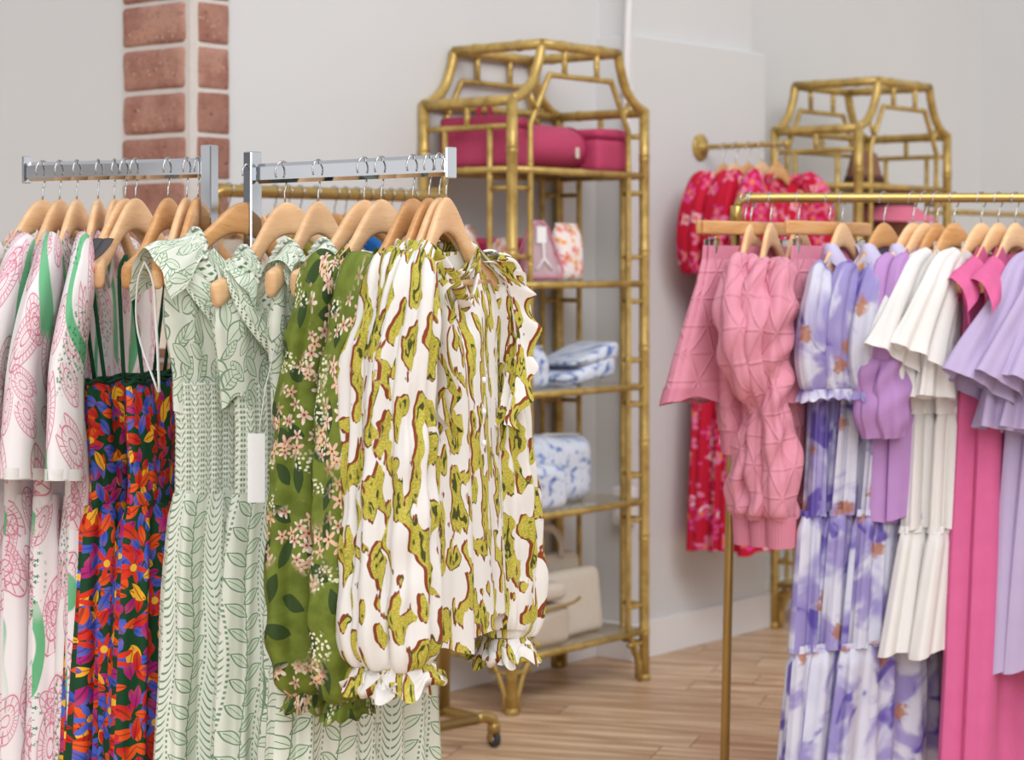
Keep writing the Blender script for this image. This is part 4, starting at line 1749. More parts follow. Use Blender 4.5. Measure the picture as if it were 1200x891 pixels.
for i, (hp, tp, k, lb) in enumerate([(447, 358, 'b', 'olive green blossom print blouse next to the pale green dresses'), (484, 402, 'b', 'olive green blossom print blouse next to the yellow blouses')]):
    hk = hook_r(hp)
    yw = solve_yaw(hk, tp)
    olive_blouse(hk, yw, lb, 40 + 9 * i)
    hanger('b' if i == 0 else 'a', hk, yw, 'wooden hanger of the ' + lb[6:], 'wooden hangers on the middle chrome rack')


def yellow_blouse(hook, yaw, label, seed, front=False):
    t = thing('blouse', label, 'blouse', hook, yaw, 'white and yellow blotch print blouses')
    m = MATS['print_yellow_blotch']
    o = (seed * .43, seed * .29)
    mb = MB()
    body(mb, [(-.13, .195, .014, .002), (-.22, .192, .03, .005), (-.4, .20, .042, .010), (-.65, .212, .050, .013), (-.8, .222, .054, .014)], -.770, front_drop=.11 if front else .055, back_drop=.012, neck=.108, vneck=front,
         folds=((4, .5), (7, .5), (11, .35)), seed=seed, uvo=o, nu=170, nv=80, hem=.010)
    b = mb.build('body', m, t)
    if front:
        # open placket with a glimpse of the pale lining, collar stand, facing along the hem
        mb = MB()
        body(mb, [(-.13, .17, .010, .001), (-.25, .165, .022, .003), (-.6, .19, .036, .008), (-.8, .21, .048, .010)], -.758, front_drop=.15, back_drop=.02, neck=.106, folds=((4, .5), (7, .4)), seed=seed, uvo=o, nu=110, nv=40, hem=.008)
        mb.build('lining', MATS['cloth_lining'], t)
        for z in (-.36, -.41, -.46):
            mb = MB()
            mb.lathe([(0, -.003), (.0045, -.003), (.0055, 0), (.0045, .002), (0, .002)], (.004, -.062, z), 14, axis=1)
            mb.build('button', MATS['paper_white'], b)
    # gathered yoke lines and a small collar
    mb = MB()
    pts = []
    for k in np.linspace(-PI * .5, PI * 1.5, 40)[:-1]:
        x, y = .104 * math.sin(k), .030 * -math.cos(k)
        dp = (.105 * (1 - abs(x) / .112) if front else .05 * math.sqrt(max(0, 1 - (abs(x) / .108) ** 2.0))) if y < 0 else .010 * (1 - abs(x) / .112)
        pts.append((x, y - .006 * (y < 0), float(ht(.108)) + .006 - dp))
    mb.tube(pts, .003, 8, ry=.010, closed=True)
    mb.build('collar_band', m, t)
    for sx in (-1, 1):
        # long full sleeve, gathered at the cuff
        mb = MB()
        yo = -.010 if sx < 0 else -.004
        fo = 0 if sx < 0 else .034
        dz = 0 if sx < 0 else -.045
        sleeve(mb, [(sx * .165, 0, -.172), (sx * .205, yo, -.20), (sx * .226, yo * 1.5, -.29), (sx * .228 + fo * .5, yo * 2, -.46), (sx * .232 + fo, yo * 2.4, -.62), (sx * .232 + fo * 1.2, yo * 2.6, -.735 + dz), (sx * .228 + fo * 1.2, yo * 2.6, -.772 + dz)],
               [(.022, .02), (.040, .030), (.048, .036), (.056, .042), (.068, .048), (.070, .046), (.046, .030)], amps=[.002, .006, .009, .011, .013, .013, .006], seed=seed + 5 * sx + 1, uvo=(o[0] + sx * .7, o[1] + .3), wr=.0022, nv=110, nu=84,
               folds=((3, .5), (5, .45), (8, .35), (11, .2)))
        s_ = mb.build('sleeve', m, t)
        mb = MB()
        cuff_frill(mb, (sx * .228 + fo * 1.2, yo * 2.6, -.768 + dz), .046, .031, .034, waves=7, seed=seed + sx, flare=.6, amp=.014, uvo=o)
        mb.build('cuff_frill', m, s_)
        # shoulder ruffle down the armhole
        mb = MB()
        ruffle(mb, [(sx * .112, -.020, -.172), (sx * .145, -.036, -.180), (sx * .176, -.046, -.22), (sx * .182, -.056, -.29), (sx * .165, -.060, -.37), (sx * .13, -.058, -.44)],
               [(sx * .5, -.8, .2), (sx * .5, -.8, .0), (sx * .5, -.8, -.3), (sx * .45, -.8, -.5), (sx * .4, -.7, -.7), (sx * .3, -.5, -.9)], .036, waves=4.5, amp=.009, seed=seed + 13 + sx, uvo=(o[0], o[1] + .5), n=130)
        mb.build('shoulder_ruffle', m, t)
        mb = MB()
        saddle(mb, sx * .104, sx * .207, .038, .030, seed=seed + 3 + sx, amp=.004, waves=7, uvo=o, lift=.009)
        mb.build('shoulder_yoke', m, t)
    return t


for i, (hp, tp, lb) in enumerate([(503, 432, 'yellow blotch print blouse next to the olive blouses, third from the rail end'), (515, 448, 'yellow blotch print blouse just behind the front one'), (523, 464, 'front yellow blotch print blouse at the free end of the middle rail')]):
    hk = hook_r(hp)
    yw = solve_yaw(hk, tp)
    yellow_blouse(hk, yw, lb, 70 + 13 * i, i == 2)
    hanger(['a', 'b', 'br'][i], hk, yw, ['amber wooden hanger of the third yellow blouse from the rail end', 'wooden hanger of the second yellow blouse from the rail end', 'light wooden hanger of the front yellow blouse, with a trouser bar'][i], 'wooden hangers on the middle chrome rack')


# ------------------------------------------------------------------ left chrome rack: pink sketch print dresses, bright petal dresses
def sketch_dress(hook, yaw, label, seed):
    t = thing('dress', label, 'dress', hook, yaw, 'white dresses with a pink and green print')
    m = MATS['print_pink_sketch']
    o = (seed * .41, seed * .23)
    mb = MB()
    body(mb, [(-.13, .205, .012, .002), (-.3, .20, .024, .004), (-.55, .20, .030, .006), (-.62, .20, .032, .008)], -.60, front_drop=.09, neck=.08, seed=seed, uvo=o, nu=120, nv=40, vneck=True)
    mb.build('bodice', m, t)
    mb = MB()
    body(mb, [(-.58, .20, .030, .003), (-.68, .215, .036, .009), (-.9, .225, .04, .012), (-1.3, .238, .046, .014)], -1.28, flat_top=-.585, folds=((4, .5), (7, .5), (11, .3)), seed=seed + 2, uvo=o, nu=140, nv=50)
    mb.build('skirt', m, t)
    for sx in (-1, 1):
        mb = MB()
        sleeve(mb, [(sx * .150, 0, -.155), (sx * .205, -.002, -.195), (sx * .250, -.006, -.29), (sx * .272, -.010, -.42), (sx * .285, -.012, -.545)],
               [(.030, .016), (.048, .022), (.064, .025), (.076, .028), (.086, .030)], amps=[.001, .002, .003, .005, .006], seed=seed + sx, uvo=(o[0] + sx, o[1] + .2), folds=((2, .6), (4, .5), (7, .2)), nv=60)
        s_ = mb.build('sleeve', m, t)
        mb = MB()
        sleeve(mb, [(sx * .2835, -.012, -.528), (sx * .2855, -.012, -.547)], [(.0868, .0305), (.0875, .031)], amps=[.0052, .006], seed=seed + sx, folds=((2, .6), (4, .5), (7, .2)), nv=4)
        mb.build('sleeve_hem', MATS['cloth_white'], s_)
    mb = MB()
    pts = []
    for k in np.linspace(0, 2 * PI, 36)[:-1]:
        x, y = .078 * math.sin(k), -.02 * math.cos(k)
        pts.append((x, y, -.139 - (.085 * (1 - abs(x) / .082) if y < 0 else .004)))
    mb.tube(pts, .003, 8, ry=.007, closed=True)
    mb.build('neckband', MATS['cloth_white'], t)
    return t


SK = [(50, -40, 'white dress with pink and green print, leftmost on the left chrome rack'), (70, 6, 'white dress with pink and green print, second from the far end of the left rail'),
      (90, 40, 'white dress with pink and green print, third on the left rail, its sleeve half covered'), (115, 82, 'white dress with pink and green print whose wide near sleeve is fully in view')]
for i, (hp, tp, lb) in enumerate(SK):
    hk = hook_l(hp)
    yw = solve_yaw(hk, tp)
    sketch_dress(hk, yw, lb, 110 + 11 * i)
    hanger('b', hk, yw, 'wooden hanger of the ' + ['leftmost', 'second', 'third', 'fourth'][i] + ' pink and green print dress', 'wooden hangers on the left chrome rack')


def petal_dress(hook, yaw, label, seed):
    t = thing('dress', label, 'dress', hook, yaw, 'dark green dresses with bright petals')
    m = MATS['print_bright_petals']
    o = (seed * .47, seed * .19)
    mb = MB()
    body(mb, [(-.38, .165, .020, .004), (-.45, .160, .028, .006), (-.525, .150, .024, .002)], -.53, flat_top=-.388, folds=((6, .5), (11, .5), (17, .3)), seed=seed, uvo=o, nu=130, nv=30, hem=0)
    mb.build('bodice', m, t)
    mb = MB()
    body(mb, [(-.525, .150, .024, .002), (-.56, .147, .024, .0015), (-.60, .152, .025, .002)], -.602, flat_top=-.525, folds=((14, .5), (25, .5)), seed=seed + 1, uvo=o, nu=130, nv=20, hem=0)
    mb.build('smocked_waist', m, t)
    mb = MB()
    body(mb, [(-.60, .155, .026, .002), (-.64, .172, .038, .012), (-.85, .19, .042, .017), (-1.3, .225, .05, .020)], -1.28, flat_top=-.60, folds=((4, .45), (8, .55), (13, .4)), seed=seed + 2, uvo=o, nu=150, nv=60)
    mb.build('skirt', m, t)
    for sx in (-1, 1):
        for sy, zz in ((-1, -.388), (1, -.388)):
            mb = MB()
            x1 = .135
            mb.tube(crom([(sx * .165, 0, float(ht(.165)) + .004), (sx * .168, sy * .010, -.20), (sx * .155, sy * .014, -.28), (sx * x1, sy * .018, zz)], 14), .0035, 8)
            mb.build('strap', MATS['cloth_dark_green'], t)
    # bias edging along the top
    mb = MB()
    pts = []
    for k in np.linspace(0, 2 * PI, 60)[:-1]:
        pts.append((.163 * math.sin(k), -.021 * math.copysign(abs(math.cos(k)) ** .6, math.cos(k)), -.388 + .003 * math.sin(k * 9)))
    mb.tube(pts, .0035, 6, closed=True)
    mb.build('edging', MATS['cloth_dark_green'], t)
    return t


PT = [(147, 72, 'bright petal dress on the left rail, next to the pink and green prints', 'bp'), (159, 84, 'bright petal dress in the middle of the three', 'bp'), (197, 132, 'bright petal dress on the left rail, next to the pale green dress', 'a')]
for i, (hp, tp, lb, k) in enumerate(PT):
    hk = hook_l(hp)
    yw = solve_yaw(hk, tp)
    petal_dress(hk, yw, lb, 150 + 9 * i)
    hanger(k, hk, yw, ['wooden hanger with grey grips, farther of the two with a long bare arm', 'wooden hanger with grey grips, nearer of the two with a long bare arm', 'narrow amber hanger of the petal dress beside the pale green dress'][i], 'wooden hangers on the left chrome rack')
# spare hangers by the left post, one bare hanger among them
for hp, tp, k, lb in ((134, 100, 'b', 'wooden hanger tucked behind the two hangers with grey grips'), (219, 168, 'b', 'empty wooden hanger on the left rail, second from its post'), (232, 182, 'a', 'empty wooden hanger on the left rail, right beside its post')):
    hk = hook_l(hp)
    hanger(k, hk, solve_yaw(hk, tp), lb, 'wooden hangers on the left chrome rack')
# white hanging tape of the first pale green dress
hk = hook_l(219)
mb = MB()
t = thing('hanging_tape', 'white tape loop hanging from an empty hanger beside the bright petal dresses', 'ribbon', hk, solve_yaw(hk, 168))
mb.tube(crom([(-.205, 0, float(ht(.205)) + .004), (-.207, -.016, -.22), (-.203, -.02, -.30), (-.196, -.022, -.40)], 16), .0045, 6, ry=.001)
mb.tube(crom([(-.205, 0, float(ht(.205)) + .004), (-.207, .012, -.22), (-.2, .014, -.30), (-.196, -.02, -.40)], 16), .0045, 6, ry=.001)
mb.build('tape', MATS['paper_white'], t)
# ------------------------------------------------------------------ gold rack on the right
def hook_g(px):
    return Vector(((px - 600) / FPX * GY, GY, ZG + .0115))


GGRP = 'wooden hangers on the right gold rack'


def clip_hanger(hook, yaw, label):
    t = thing('clip_hanger', label, 'hanger', hook, yaw, 'clip hangers holding skirts')
    mb = MB()
    mb.rbox((0, 0, -.082), (.40, .013, .032), .006, n=8)
    mb.build('wooden_bar', MATS['wood_amber'], t)
    a = np.radians(np.linspace(-70, 205, 22))
    pts = [(0, 0, -.068), (0, 0, -.052), (.004, 0, -.045)] + [(.0195 * math.cos(k), 0, -.0165 + .0185 * math.sin(k)) for k in a]
    MB().tube(crom(pts, 50), .0016, 8).build('hook', MATS['hook_steel'], t)
    for sx in (-1, 1):
        mb = MB()
        mb.tube([(sx * .15, .0, -.098), (sx * .15, 0, -.112)], .002, 8)
        mb.rbox((sx * .15, -.006, -.124), (.022, .003, .034), .0014, n=3)
        mb.rbox((sx * .15, .006, -.124), (.022, .003, .034), .0014, n=3)
        mb.build('clip', MATS['hook_steel'], t)
    return t


def skirt(hook, yaw, label, seed, xc=0.0):
    t = thing('skirt', label, 'skirt', hook, yaw, 'pink quilted skirts')
    m = MATS['quilted_pink']
    mb = MB()
    body(mb, [(-.15, .178, .016, .001), (-.21, .198, .022, .004), (-.35, .262, .034, .012), (-.52, .335, .046, .020)], -.46, flat_top=-.152, folds=((3, .6), (5, .5), (8, .2)), seed=seed, nu=130, nv=44, hem=.008, xc=xc)
    s_ = mb.build('skirt_panel', m, t)
    mb = MB()
    body(mb, [(-.10, .172, .012, .0005), (-.165, .182, .015, .001)], -.160, flat_top=-.122, folds=((3, .5),), seed=seed, nu=90, nv=8, hem=0, xc=xc)
    mb.build('waistband', MATS['cloth_rib_pink'], t)
    mb = MB()
    body(mb, [(-.43, .299, .0405, .0165), (-.47, .318, .043, .0175)], -.466, flat_top=-.436, folds=((3, .6), (5, .5), (8, .2)), seed=seed, nu=130, nv=6, hem=.008, xc=xc)
    mb.build('hem_band', MATS['cloth_rib_pink'], s_)
    return t


for i, (px, tp, lb, lb2) in enumerate([(873, 817, 'pink quilted skirt at the far left of the gold rack, flaring out', 'wooden clip hanger at the left end of the gold rail'), (880, 824, 'pink quilted skirt just inside the leftmost one', 'wooden clip hanger lying just before the leftmost one'),
                                       (972, 921, 'pink quilted skirt mostly hidden between the jackets and the lilac flower dresses', 'wooden clip hanger between the jackets and the lilac flower dresses')]):
    hk = hook_g(px)
    yw = solve_yaw(hk, tp, .2)
    skirt(hk, yw, lb, 210 + i * 5)
    clip_hanger(hk, yw, lb2)


def jacket(hook, yaw, label, seed, bend=0.0):
    t = thing('jacket', label, 'jacket', hook, yaw, 'pink quilted jackets')
    m = MATS['quilted_pink']
    rib = MATS['cloth_rib_pink']
    mb = MB()
    body(mb, [(-.13, .20, .016, .001), (-.3, .205, .040, .006), (-.45, .21, .046, .008), (-.54, .20, .042, .006)], -.53, front_drop=.05, neck=.105, seed=seed, nu=120, nv=44, hem=.004, folds=((3, .5), (5, .4)))
    mb.build('body', m, t)
    mb = MB()
    body(mb, [(-.52, .198, .042, .004), (-.59, .185, .038, .004)], -.585, flat_top=-.522, folds=((3, .4), (40, .5)), seed=seed, nu=240, nv=8, hem=.002)
    mb.build('hem_rib', rib, t)
    mb = MB()
    pts = []
    for k in np.linspace(0, 2 * PI, 36)[:-1]:
        x, y = .100 * math.sin(k), -.03 * math.cos(k)
        pts.append((x, y, -.160 - (.045 * math.sqrt(max(0, 1 - (abs(x) / .104) ** 2)) if y < 0 else .004)))
    mb.tube(pts, .006, 8, ry=.016, closed=True)
    mb.build('collar_rib', rib, t)
    for sx in (-1, 1):
        mb = MB()
        yb = -.014
        sleeve(mb, [(sx * .150, 0, -.172), (sx * .200, yb * .4, -.200), (sx * .238, yb, -.27), (sx * .238, yb * 1.6 - bend * .4, -.38), (sx * (.212 - bend), yb * 2 - bend * .5, -.48), (sx * (.205 - bend), yb * 2.2, -.60), (sx * (.20 - bend), yb * 2.2, -.70), (sx * (.2 - bend), yb * 2.2, -.725)],
               [(.03, .022), (.050, .034), (.064, .038), (.060, .038), (.046, .030), (.064, .036), (.066, .034), (.045, .028)], amps=[.001, .004, .006, .008, .009, .007, .006, .003], seed=seed + sx, wr=.0062, nv=90, nu=60)
        s_ = mb.build('sleeve', m, t)
        mb = MB()
        sleeve(mb, [(sx * (.2 - bend), yb * 2.2, -.715), (sx * (.2 - bend), yb * 2.2, -.745), (sx * (.2 - bend), yb * 2.2, -.785)], [(.043, .032), (.042, .030), (.040, .028)], folds=((28, .6),), amp=.0014, nu=180, nv=10, seed=seed)
        mb.build('cuff_rib', rib, s_)
    return t


for i, (px, tp, lb, b) in enumerate([(880, 850, 'pink quilted jacket leftmost of three, sleeve hanging over the skirts', .055), (903, 875, 'pink quilted jacket between two others, its hanger standing above them', .02), (936, 901, 'pink quilted jacket nearest the lilac flower dresses', -.02)]):
    hk = hook_g(px)
    yw = solve_yaw(hk, tp)
    jacket(hk, yw, lb, 240 + i * 7, b)
    hanger('b', hk, yw, 'wooden hanger of the ' + ['leftmost', 'middle', 'rightmost'][i] + ' pink quilted jacket', GGRP)


def water_dress(hook, yaw, label, seed):
    t = thing('dress', label, 'dress', hook, yaw, 'lilac watercolour flower dresses')
    m = MATS['print_watercolour']
    o = (seed * .39, seed * .27)
    mb = MB()
    body(mb, [(-.13, .19, .012, .002), (-.25, .18, .026, .006), (-.42, .155, .026, .004)], -.42, front_drop=.13, back_drop=.01, neck=.10, seed=seed, uvo=o, nu=110, nv=36, hem=0, vneck=True)
    mb.build('bodice', m, t)
    z0 = -.415
    for j, (za, zb, w0, w1, th) in enumerate(((-.415, -.72, .16, .215, .028), (-.72, -1.01, .22, .275, .034), (-1.01, -1.36, .285, .36, .042))):
        mb = MB()
        body(mb, [(za, w0, th * .7, .004), (za - .03, w0 + .012, th, .012), (zb, w1, th * 1.15, .017)], zb, flat_top=za, folds=((6, .45), (11, .55), (17, .45), (25, .25)), seed=seed + 3 + j, uvo=(o[0], o[1] + j * .3), nu=240, nv=34, hem=.003)
        s_ = mb.build('skirt_tier', m, t)
        if j:
            mb = MB()
            body(mb, [(za + .012, w0 * 1.0, th * .75, .006), (za - .004, w0 * 1.01, th * .8, .008)], za - .004, flat_top=za + .012, folds=((16, .5), (23, .5), (31, .4)), seed=seed + 8 + j, nu=220, nv=5, hem=.001, uvo=o)
            mb.build('gathered_frill', m, s_)
    for sx in (-1, 1):
        mb = MB()
        sleeve(mb, [(sx * .150, 0, -.178), (sx * .192, -.006, -.200), (sx * .222, -.012, -.27), (sx * .226, -.016, -.36), (sx * .215, -.018, -.425), (sx * .213, -.018, -.44)],
               [(.022, .016), (.040, .024), (.048, .028), (.051, .029), (.044, .026), (.032, .021)], amps=[.002, .005, .007, .008, .008, .004], seed=seed + sx, uvo=(o[0] + sx, o[1]), nv=60)
        s_ = mb.build('sleeve', m, t)
        mb = MB()
        cuff_frill(mb, (sx * .213, -.018, -.438), .037, .029, .024, seed=seed, flare=.3, amp=.005, uvo=o)
        mb.build('cuff_frill', m, s_)
    # turned-down collar
    P, UV = [], []
    for k in np.linspace(-PI * .46, PI * 1.46, 60):
        x, y = math.cos(k), math.sin(k)
        fr = max(0.0, -y)
        zb = -.118 - .060 * fr ** 1.5
        row = []
        for q in np.linspace(0, 1, 8):
            R = .058 + .034 * q + .010 * math.sin(q * PI)
            row.append((x * R, y * (.030 + .016 * q) - .006, zb + .010 * math.sin(q * PI) - .040 * q ** 1.4))
        P.append(row)
        UV.append([(k * .09, q * .05) for q in np.linspace(0, 1, 8)])
    mb = MB()
    mb.grid(np.array(P), np.array(UV))
    mb.build('collar', MATS['cloth_pale_lilac'], t)
    return t


for i, (px, tp, lb) in enumerate([(987, 945, 'lilac watercolour flower dress leftmost of three, collar and both sleeves showing'), (1036, 976, 'lilac watercolour flower dress in the middle of three'), (1070, 1008, 'lilac watercolour flower dress rightmost of three, behind the orchid blouses')]):
    hk = hook_g(px)
    yw = solve_yaw(hk, tp)
    water_dress(hk, yw, lb, 280 + i * 9)
    hanger(['b', 'a', 'b'][i], hk, yw, 'wooden hanger of the ' + ['leftmost', 'middle', 'rightmost'][i] + ' lilac flower dress', GGRP)


def orchid_top(hook, yaw, label, seed):
    t = thing('blouse', label, 'blouse', hook, yaw, 'orchid purple blouses')
    m = MATS['cloth_orchid']
    mb = MB()
    body(mb, [(-.13, .19, .012, .002), (-.3, .185, .024, .006), (-.6, .21, .032, .010), (-.74, .22, .034, .012)], -.735, front_drop=.08, neck=.08, seed=seed, nu=120, nv=40)
    mb.build('body', m, t)
    for sx in (-1, 1):
        mb = MB()
        sleeve(mb, [(sx * .155, 0, -.155), (sx * .20, -.004, -.19), (sx * .220, -.010, -.29), (sx * .226, -.014, -.375)], [(.022, .016), (.034, .022), (.042, .026), (.046, .028)], amps=[.001, .003, .005, .005], seed=seed + sx, nv=40)
        s_ = mb.build('sleeve', m, t)
        mb = MB()
        sleeve(mb, [(sx * .226, -.014, -.372), (sx * .228, -.016, -.42), (sx * .228, -.018, -.49), (sx * .222, -.018, -.545)], [(.046, .028), (.053, .030), (.052, .030), (.038, .022)], amps=[.003, .007, .010, .007], seed=seed + 3 + sx, nv=44, wr=.004, folds=((2, .5), (3, .5), (7, .25)))
        mb.build('sleeve_puff', m, s_)
        mb = MB()
        ruffle(mb, [(sx * .10, -.02, -.146), (sx * .155, -.022, -.158), (sx * .20, -.02, -.18)], (sx * .3, -.6, .5), .020, waves=4, amp=.005, seed=seed)
        mb.build('shoulder_ruffle', m, t)
    return t


for i, (px, tp, lb) in enumerate([(1084, 1020, 'orchid purple blouse with puffed cuff, next to the lilac flower dresses'), (1098, 1040, 'orchid purple blouse next to the white dresses')]):
    hk = hook_g(px)
    yw = solve_yaw(hk, tp)
    orchid_top(hk, yw, lb, 320 + i * 7)
    hanger('a' if i else 'b', hk, yw, 'wooden hanger of the ' + lb.replace('with puffed cuff, ', '').replace('with wide sleeves, ', ''), GGRP)


def white_dress(hook, yaw, label, seed):
    t = thing('dress', label, 'dress', hook, yaw, 'white tiered dresses')
    m = MATS['cloth_white']
    mb = MB()
    body(mb, [(-.13, .20, .012, .002), (-.3, .19, .026, .006), (-.5, .178, .026, .005)], -.50, front_drop=.06, neck=.085, seed=seed, nu=120, nv=36, hem=0)
    mb.build('bodice', m, t)
    for j, (za, zb, w0, w1, th) in enumerate(((-.495, -.76, .172, .205, .028), (-.76, -1.03, .205, .29, .036))):
        mb = MB()
        body(mb, [(za, w0, th * .7, .003), (za - .03, w0 + .012, th, .010), (zb, w1, th * 1.2, .016)], zb, flat_top=za, folds=((5, .45), (9, .5), (15, .45), (22, .25)), seed=seed + 3 + j, nu=230, nv=34, hem=.006)
        s_ = mb.build('skirt_tier', m, t)
        mb = MB()
        body(mb, [(za + .012, w0 * 1.0, th * .75, .005), (za - .004, w0 * 1.02, th * .82, .008)], za - .004, flat_top=za + .012, folds=((16, .5), (23, .5), (31, .4)), seed=seed + 8 + j, nu=220, nv=5, hem=.001)
        mb.build('gathered_frill', m, s_)
    for sx in (-1, 1):
        mb = MB()
        sleeve(mb, [(sx * .110, 0, -.148), (sx * .170, -.004, -.185), (sx * .215, -.010, -.245), (sx * .250, -.014, -.32), (sx * .275, -.016, -.375)], [(.026, .014), (.048, .022), (.064, .027), (.078, .032), (.092, .038)], amps=[.001, .004, .007, .011, .014], seed=seed + sx, nv=50, nu=90, folds=((3, .5), (5, .5), (8, .4)))
        s_ = mb.build('sleeve', m, t)
        mb = MB()
        sleeve(mb, [(sx * .180, -.010, -.30), (sx * .200, -.014, -.39), (sx * .210, -.016, -.46)], [(.046, .022), (.054, .027), (.062, .033)], amps=[.006, .010, .014], seed=seed + 5 + sx, nv=30, nu=90, folds=((4, .5), (6, .5), (9, .4)))
        mb.build('sleeve_layer', m, s_)
    mb = MB()
    ruffle(mb, [(.0, .024, -.126), (.06, .014, -.128), (.082, -.006, -.142), (.05, -.03, -.185)], (0, -.2, 1), .016, waves=6, amp=.003, seed=seed, taper=False)
    ruffle(mb, [(.0, .024, -.126), (-.06, .014, -.128), (-.082, -.006, -.142), (-.05, -.03, -.185)], (0, -.2, 1), .016, waves=6, amp=.003, seed=seed, taper=False)
    mb.build('neck_frill', m, t)
    return t


for i, (px, tp, lb) in enumerate([(1118, 1054, 'white tiered dress with wide sleeves, next to the orchid blouses'), (1150, 1088, 'white tiered dress next to the hot pink dresses')]):
    hk = hook_g(px)
    yw = solve_yaw(hk, tp)
    white_dress(hk, yw, lb, 350 + i * 11)
    hanger('b' if i else 'a', hk, yw, 'wooden hanger of the ' + lb.replace('with puffed cuff, ', '').replace('with wide sleeves, ', ''), GGRP)


def pink_dress(hook, yaw, label, seed):
    t = thing('dress', label, 'dress', hook, yaw, 'hot pink sleeveless dresses')
    m = MATS['cloth_hot_pink']
    mb = MB()
    body(mb, [(-.13, .195, .012, .002), (-.25, .165, .028, .005), (-.45, .165, .030, .006), (-.8, .20, .036, .012), (-1.35, .25, .046, .017)], -1.33, front_drop=.12, neck=.08, vneck=True, folds=((3, .5), (5, .5), (8, .3)), seed=seed, nu=140, nv=80, hem=.006)
    mb.build('body', m, t)
    for sx in (-1, 1):
        mb = MB()
        # cap sleeve standing off a deep armhole
        saddle(mb, sx * .12, sx * .240, .075, .050, seed=seed + sx, amp=.003, waves=3, over=.012, shrink=.7)
        mb.build('cap_sleeve', m, t)
        mb = MB()
        mb.tube(crom([(sx * .205, -.026, -.20), (sx * .19, -.034, -.27), (sx * .172, -.03, -.34), (sx * .168, 0, -.365), (sx * .175, .03, -.33), (sx * .2, .026, -.22)], 24), .004, 8)
        mb.build('armhole_binding', m, t)
    return t


for i, (px, tp, lb) in enumerate([(1170, 1112, 'hot pink sleeveless dress next to the white dresses'), (1190, 1138, 'hot pink sleeveless dress next to the lavender dresses')]):
    hk = hook_g(px)
    yw = solve_yaw(hk, tp)
    pink_dress(hk, yw, lb, 390 + i * 11)
    hanger('b', hk, yw, 'wooden hanger of the ' + lb.replace('with puffed cuff, ', '').replace('with wide sleeves, ', ''), GGRP)


def lavender_dress(hook, yaw, label, seed):
    t = thing('dress', label, 'dress', hook, yaw, 'lavender flutter sleeve dresses')
    m = MATS['cloth_lavender']
    mb = MB()
    body(mb, [(-.13, .20, .012, .002), (-.3, .20, .03, .006), (-.5, .19, .03, .006), (-.8, .23, .04, .015), (-1.1, .27, .05, .02)], -1.07, front_drop=.07, neck=.085, folds=((3, .5), (5, .5), (8, .4)), seed=seed, nu=140, nv=70, hem=.008)
    mb.build('body', m, t)
    for sx in (-1, 1):
        mb = MB()
        sleeve(mb, [(sx * .110, 0, -.148), (sx * .175, -.004, -.188), (sx * .225, -.012, -.27), (sx * .275, -.018, -.36), (sx * .315, -.020, -.44)], [(.022, .014), (.038, .022), (.054, .030), (.076, .038), (.098, .046)], amps=[.001, .003, .006, .011, .015], seed=seed + sx, nv=56, nu=90, folds=((3, .6), (5, .5), (8, .3)))
        s_ = mb.build('sleeve', m, t)
        mb = MB()
        sleeve(mb, [(sx * .205, -.016, -.40), (sx * .220, -.018, -.47), (sx * .232, -.020, -.535)], [(.058, .030), (.066, .036), (.076, .042)], amps=[.008, .012, .016], seed=seed + 5 + sx, nv=30, nu=90, folds=((4, .5), (6, .5), (9, .3)))
        mb.build('sleeve_layer', m, s_)
    return t


for i, (px, tp, lb) in enumerate([(1244, 1172, 'lavender flutter sleeve dress next to the hot pink dresses'), (1268, 1198, 'lavender flutter sleeve dress cut by the right edge, its sleeve before the next one'), (1292, 1224, 'lavender dress at the right edge of the picture')]):
    hk = hook_g(px)
    yw = solve_yaw(hk, tp)
    lavender_dress(hk, yw, lb, 420 + i * 11)
    hanger('ba'[i % 2], hk, yw, 'wooden hanger of the ' + ['first', 'second', 'third'][i] + ' lavender dress', GGRP)

# ------------------------------------------------------------------ red dresses on the wall arm
def red_dress(hook, yaw, label, seed):
    t = thing('dress', label, 'dress', hook, yaw, 'red and magenta flower dresses')
    m = MATS['print_red_flower']
    o = (seed * .39, seed * .27)
    mb = MB()
    body(mb, [(-.13, .19, .014, .002), (-.3, .18, .03, .006), (-.5, .165, .03, .006), (-.9, .20, .04, .012), (-1.42, .235, .05, .016)], -1.37, front_drop=.06, neck=.07, seed=seed, uvo=o, nu=110, nv=60)
    mb.build('body', m, t)
    for sx in (-1, 1):
        mb = MB()
        sleeve(mb, [(sx * .14, 0, -.130), (sx * .19, -.006, -.15), (sx * .225, -.01, -.22), (sx * .235, -.012, -.33), (sx * .228, -.012, -.42), (sx * .225, -.012, -.44)], [(.022, .02), (.05, .04), (.066, .05), (.066, .05), (.055, .04), (.038, .03)], amps=[.002, .006, .009, .009, .008, .004], seed=seed + sx, uvo=o, nv=40, nu=44)
        mb.build('sleeve', m, t)
        mb = MB()
        ruffle(mb, [(sx * .06, -.02, -.13), (sx * .13, -.024, -.15), (sx * .18, -.03, -.2)], (sx * .3, -.5, .9), .035, waves=4, amp=.008, seed=seed, uvo=o)
        mb.build('shoulder_ruffle', m, t)
    return t


rl = ['nearest the wall', 'second from the wall', 'in the middle of the wall arm', 'second from the arm end', 'at the free end of the wall arm']
for i, px in enumerate((848, 862, 877, 893, 911)):
    a = (WA.x, WA.y)
    b = (WA.x + WDIR[0] * .35, WA.y + WDIR[1] * .35)
    x, y = on_line(px, a, b)
    hk = Vector((x, y, 1.727 + .0095))
    yw = U_YAW + (.06, -.04, .03, -.05, .02)[i]
    red_dress(hk, yw, 'red and magenta flower dress ' + rl[i], 460 + 9 * i)
    hanger('ab'[i % 2], hk, yw, 'wooden hanger of the red flower dress ' + rl[i], 'wooden hangers on the wall arm')

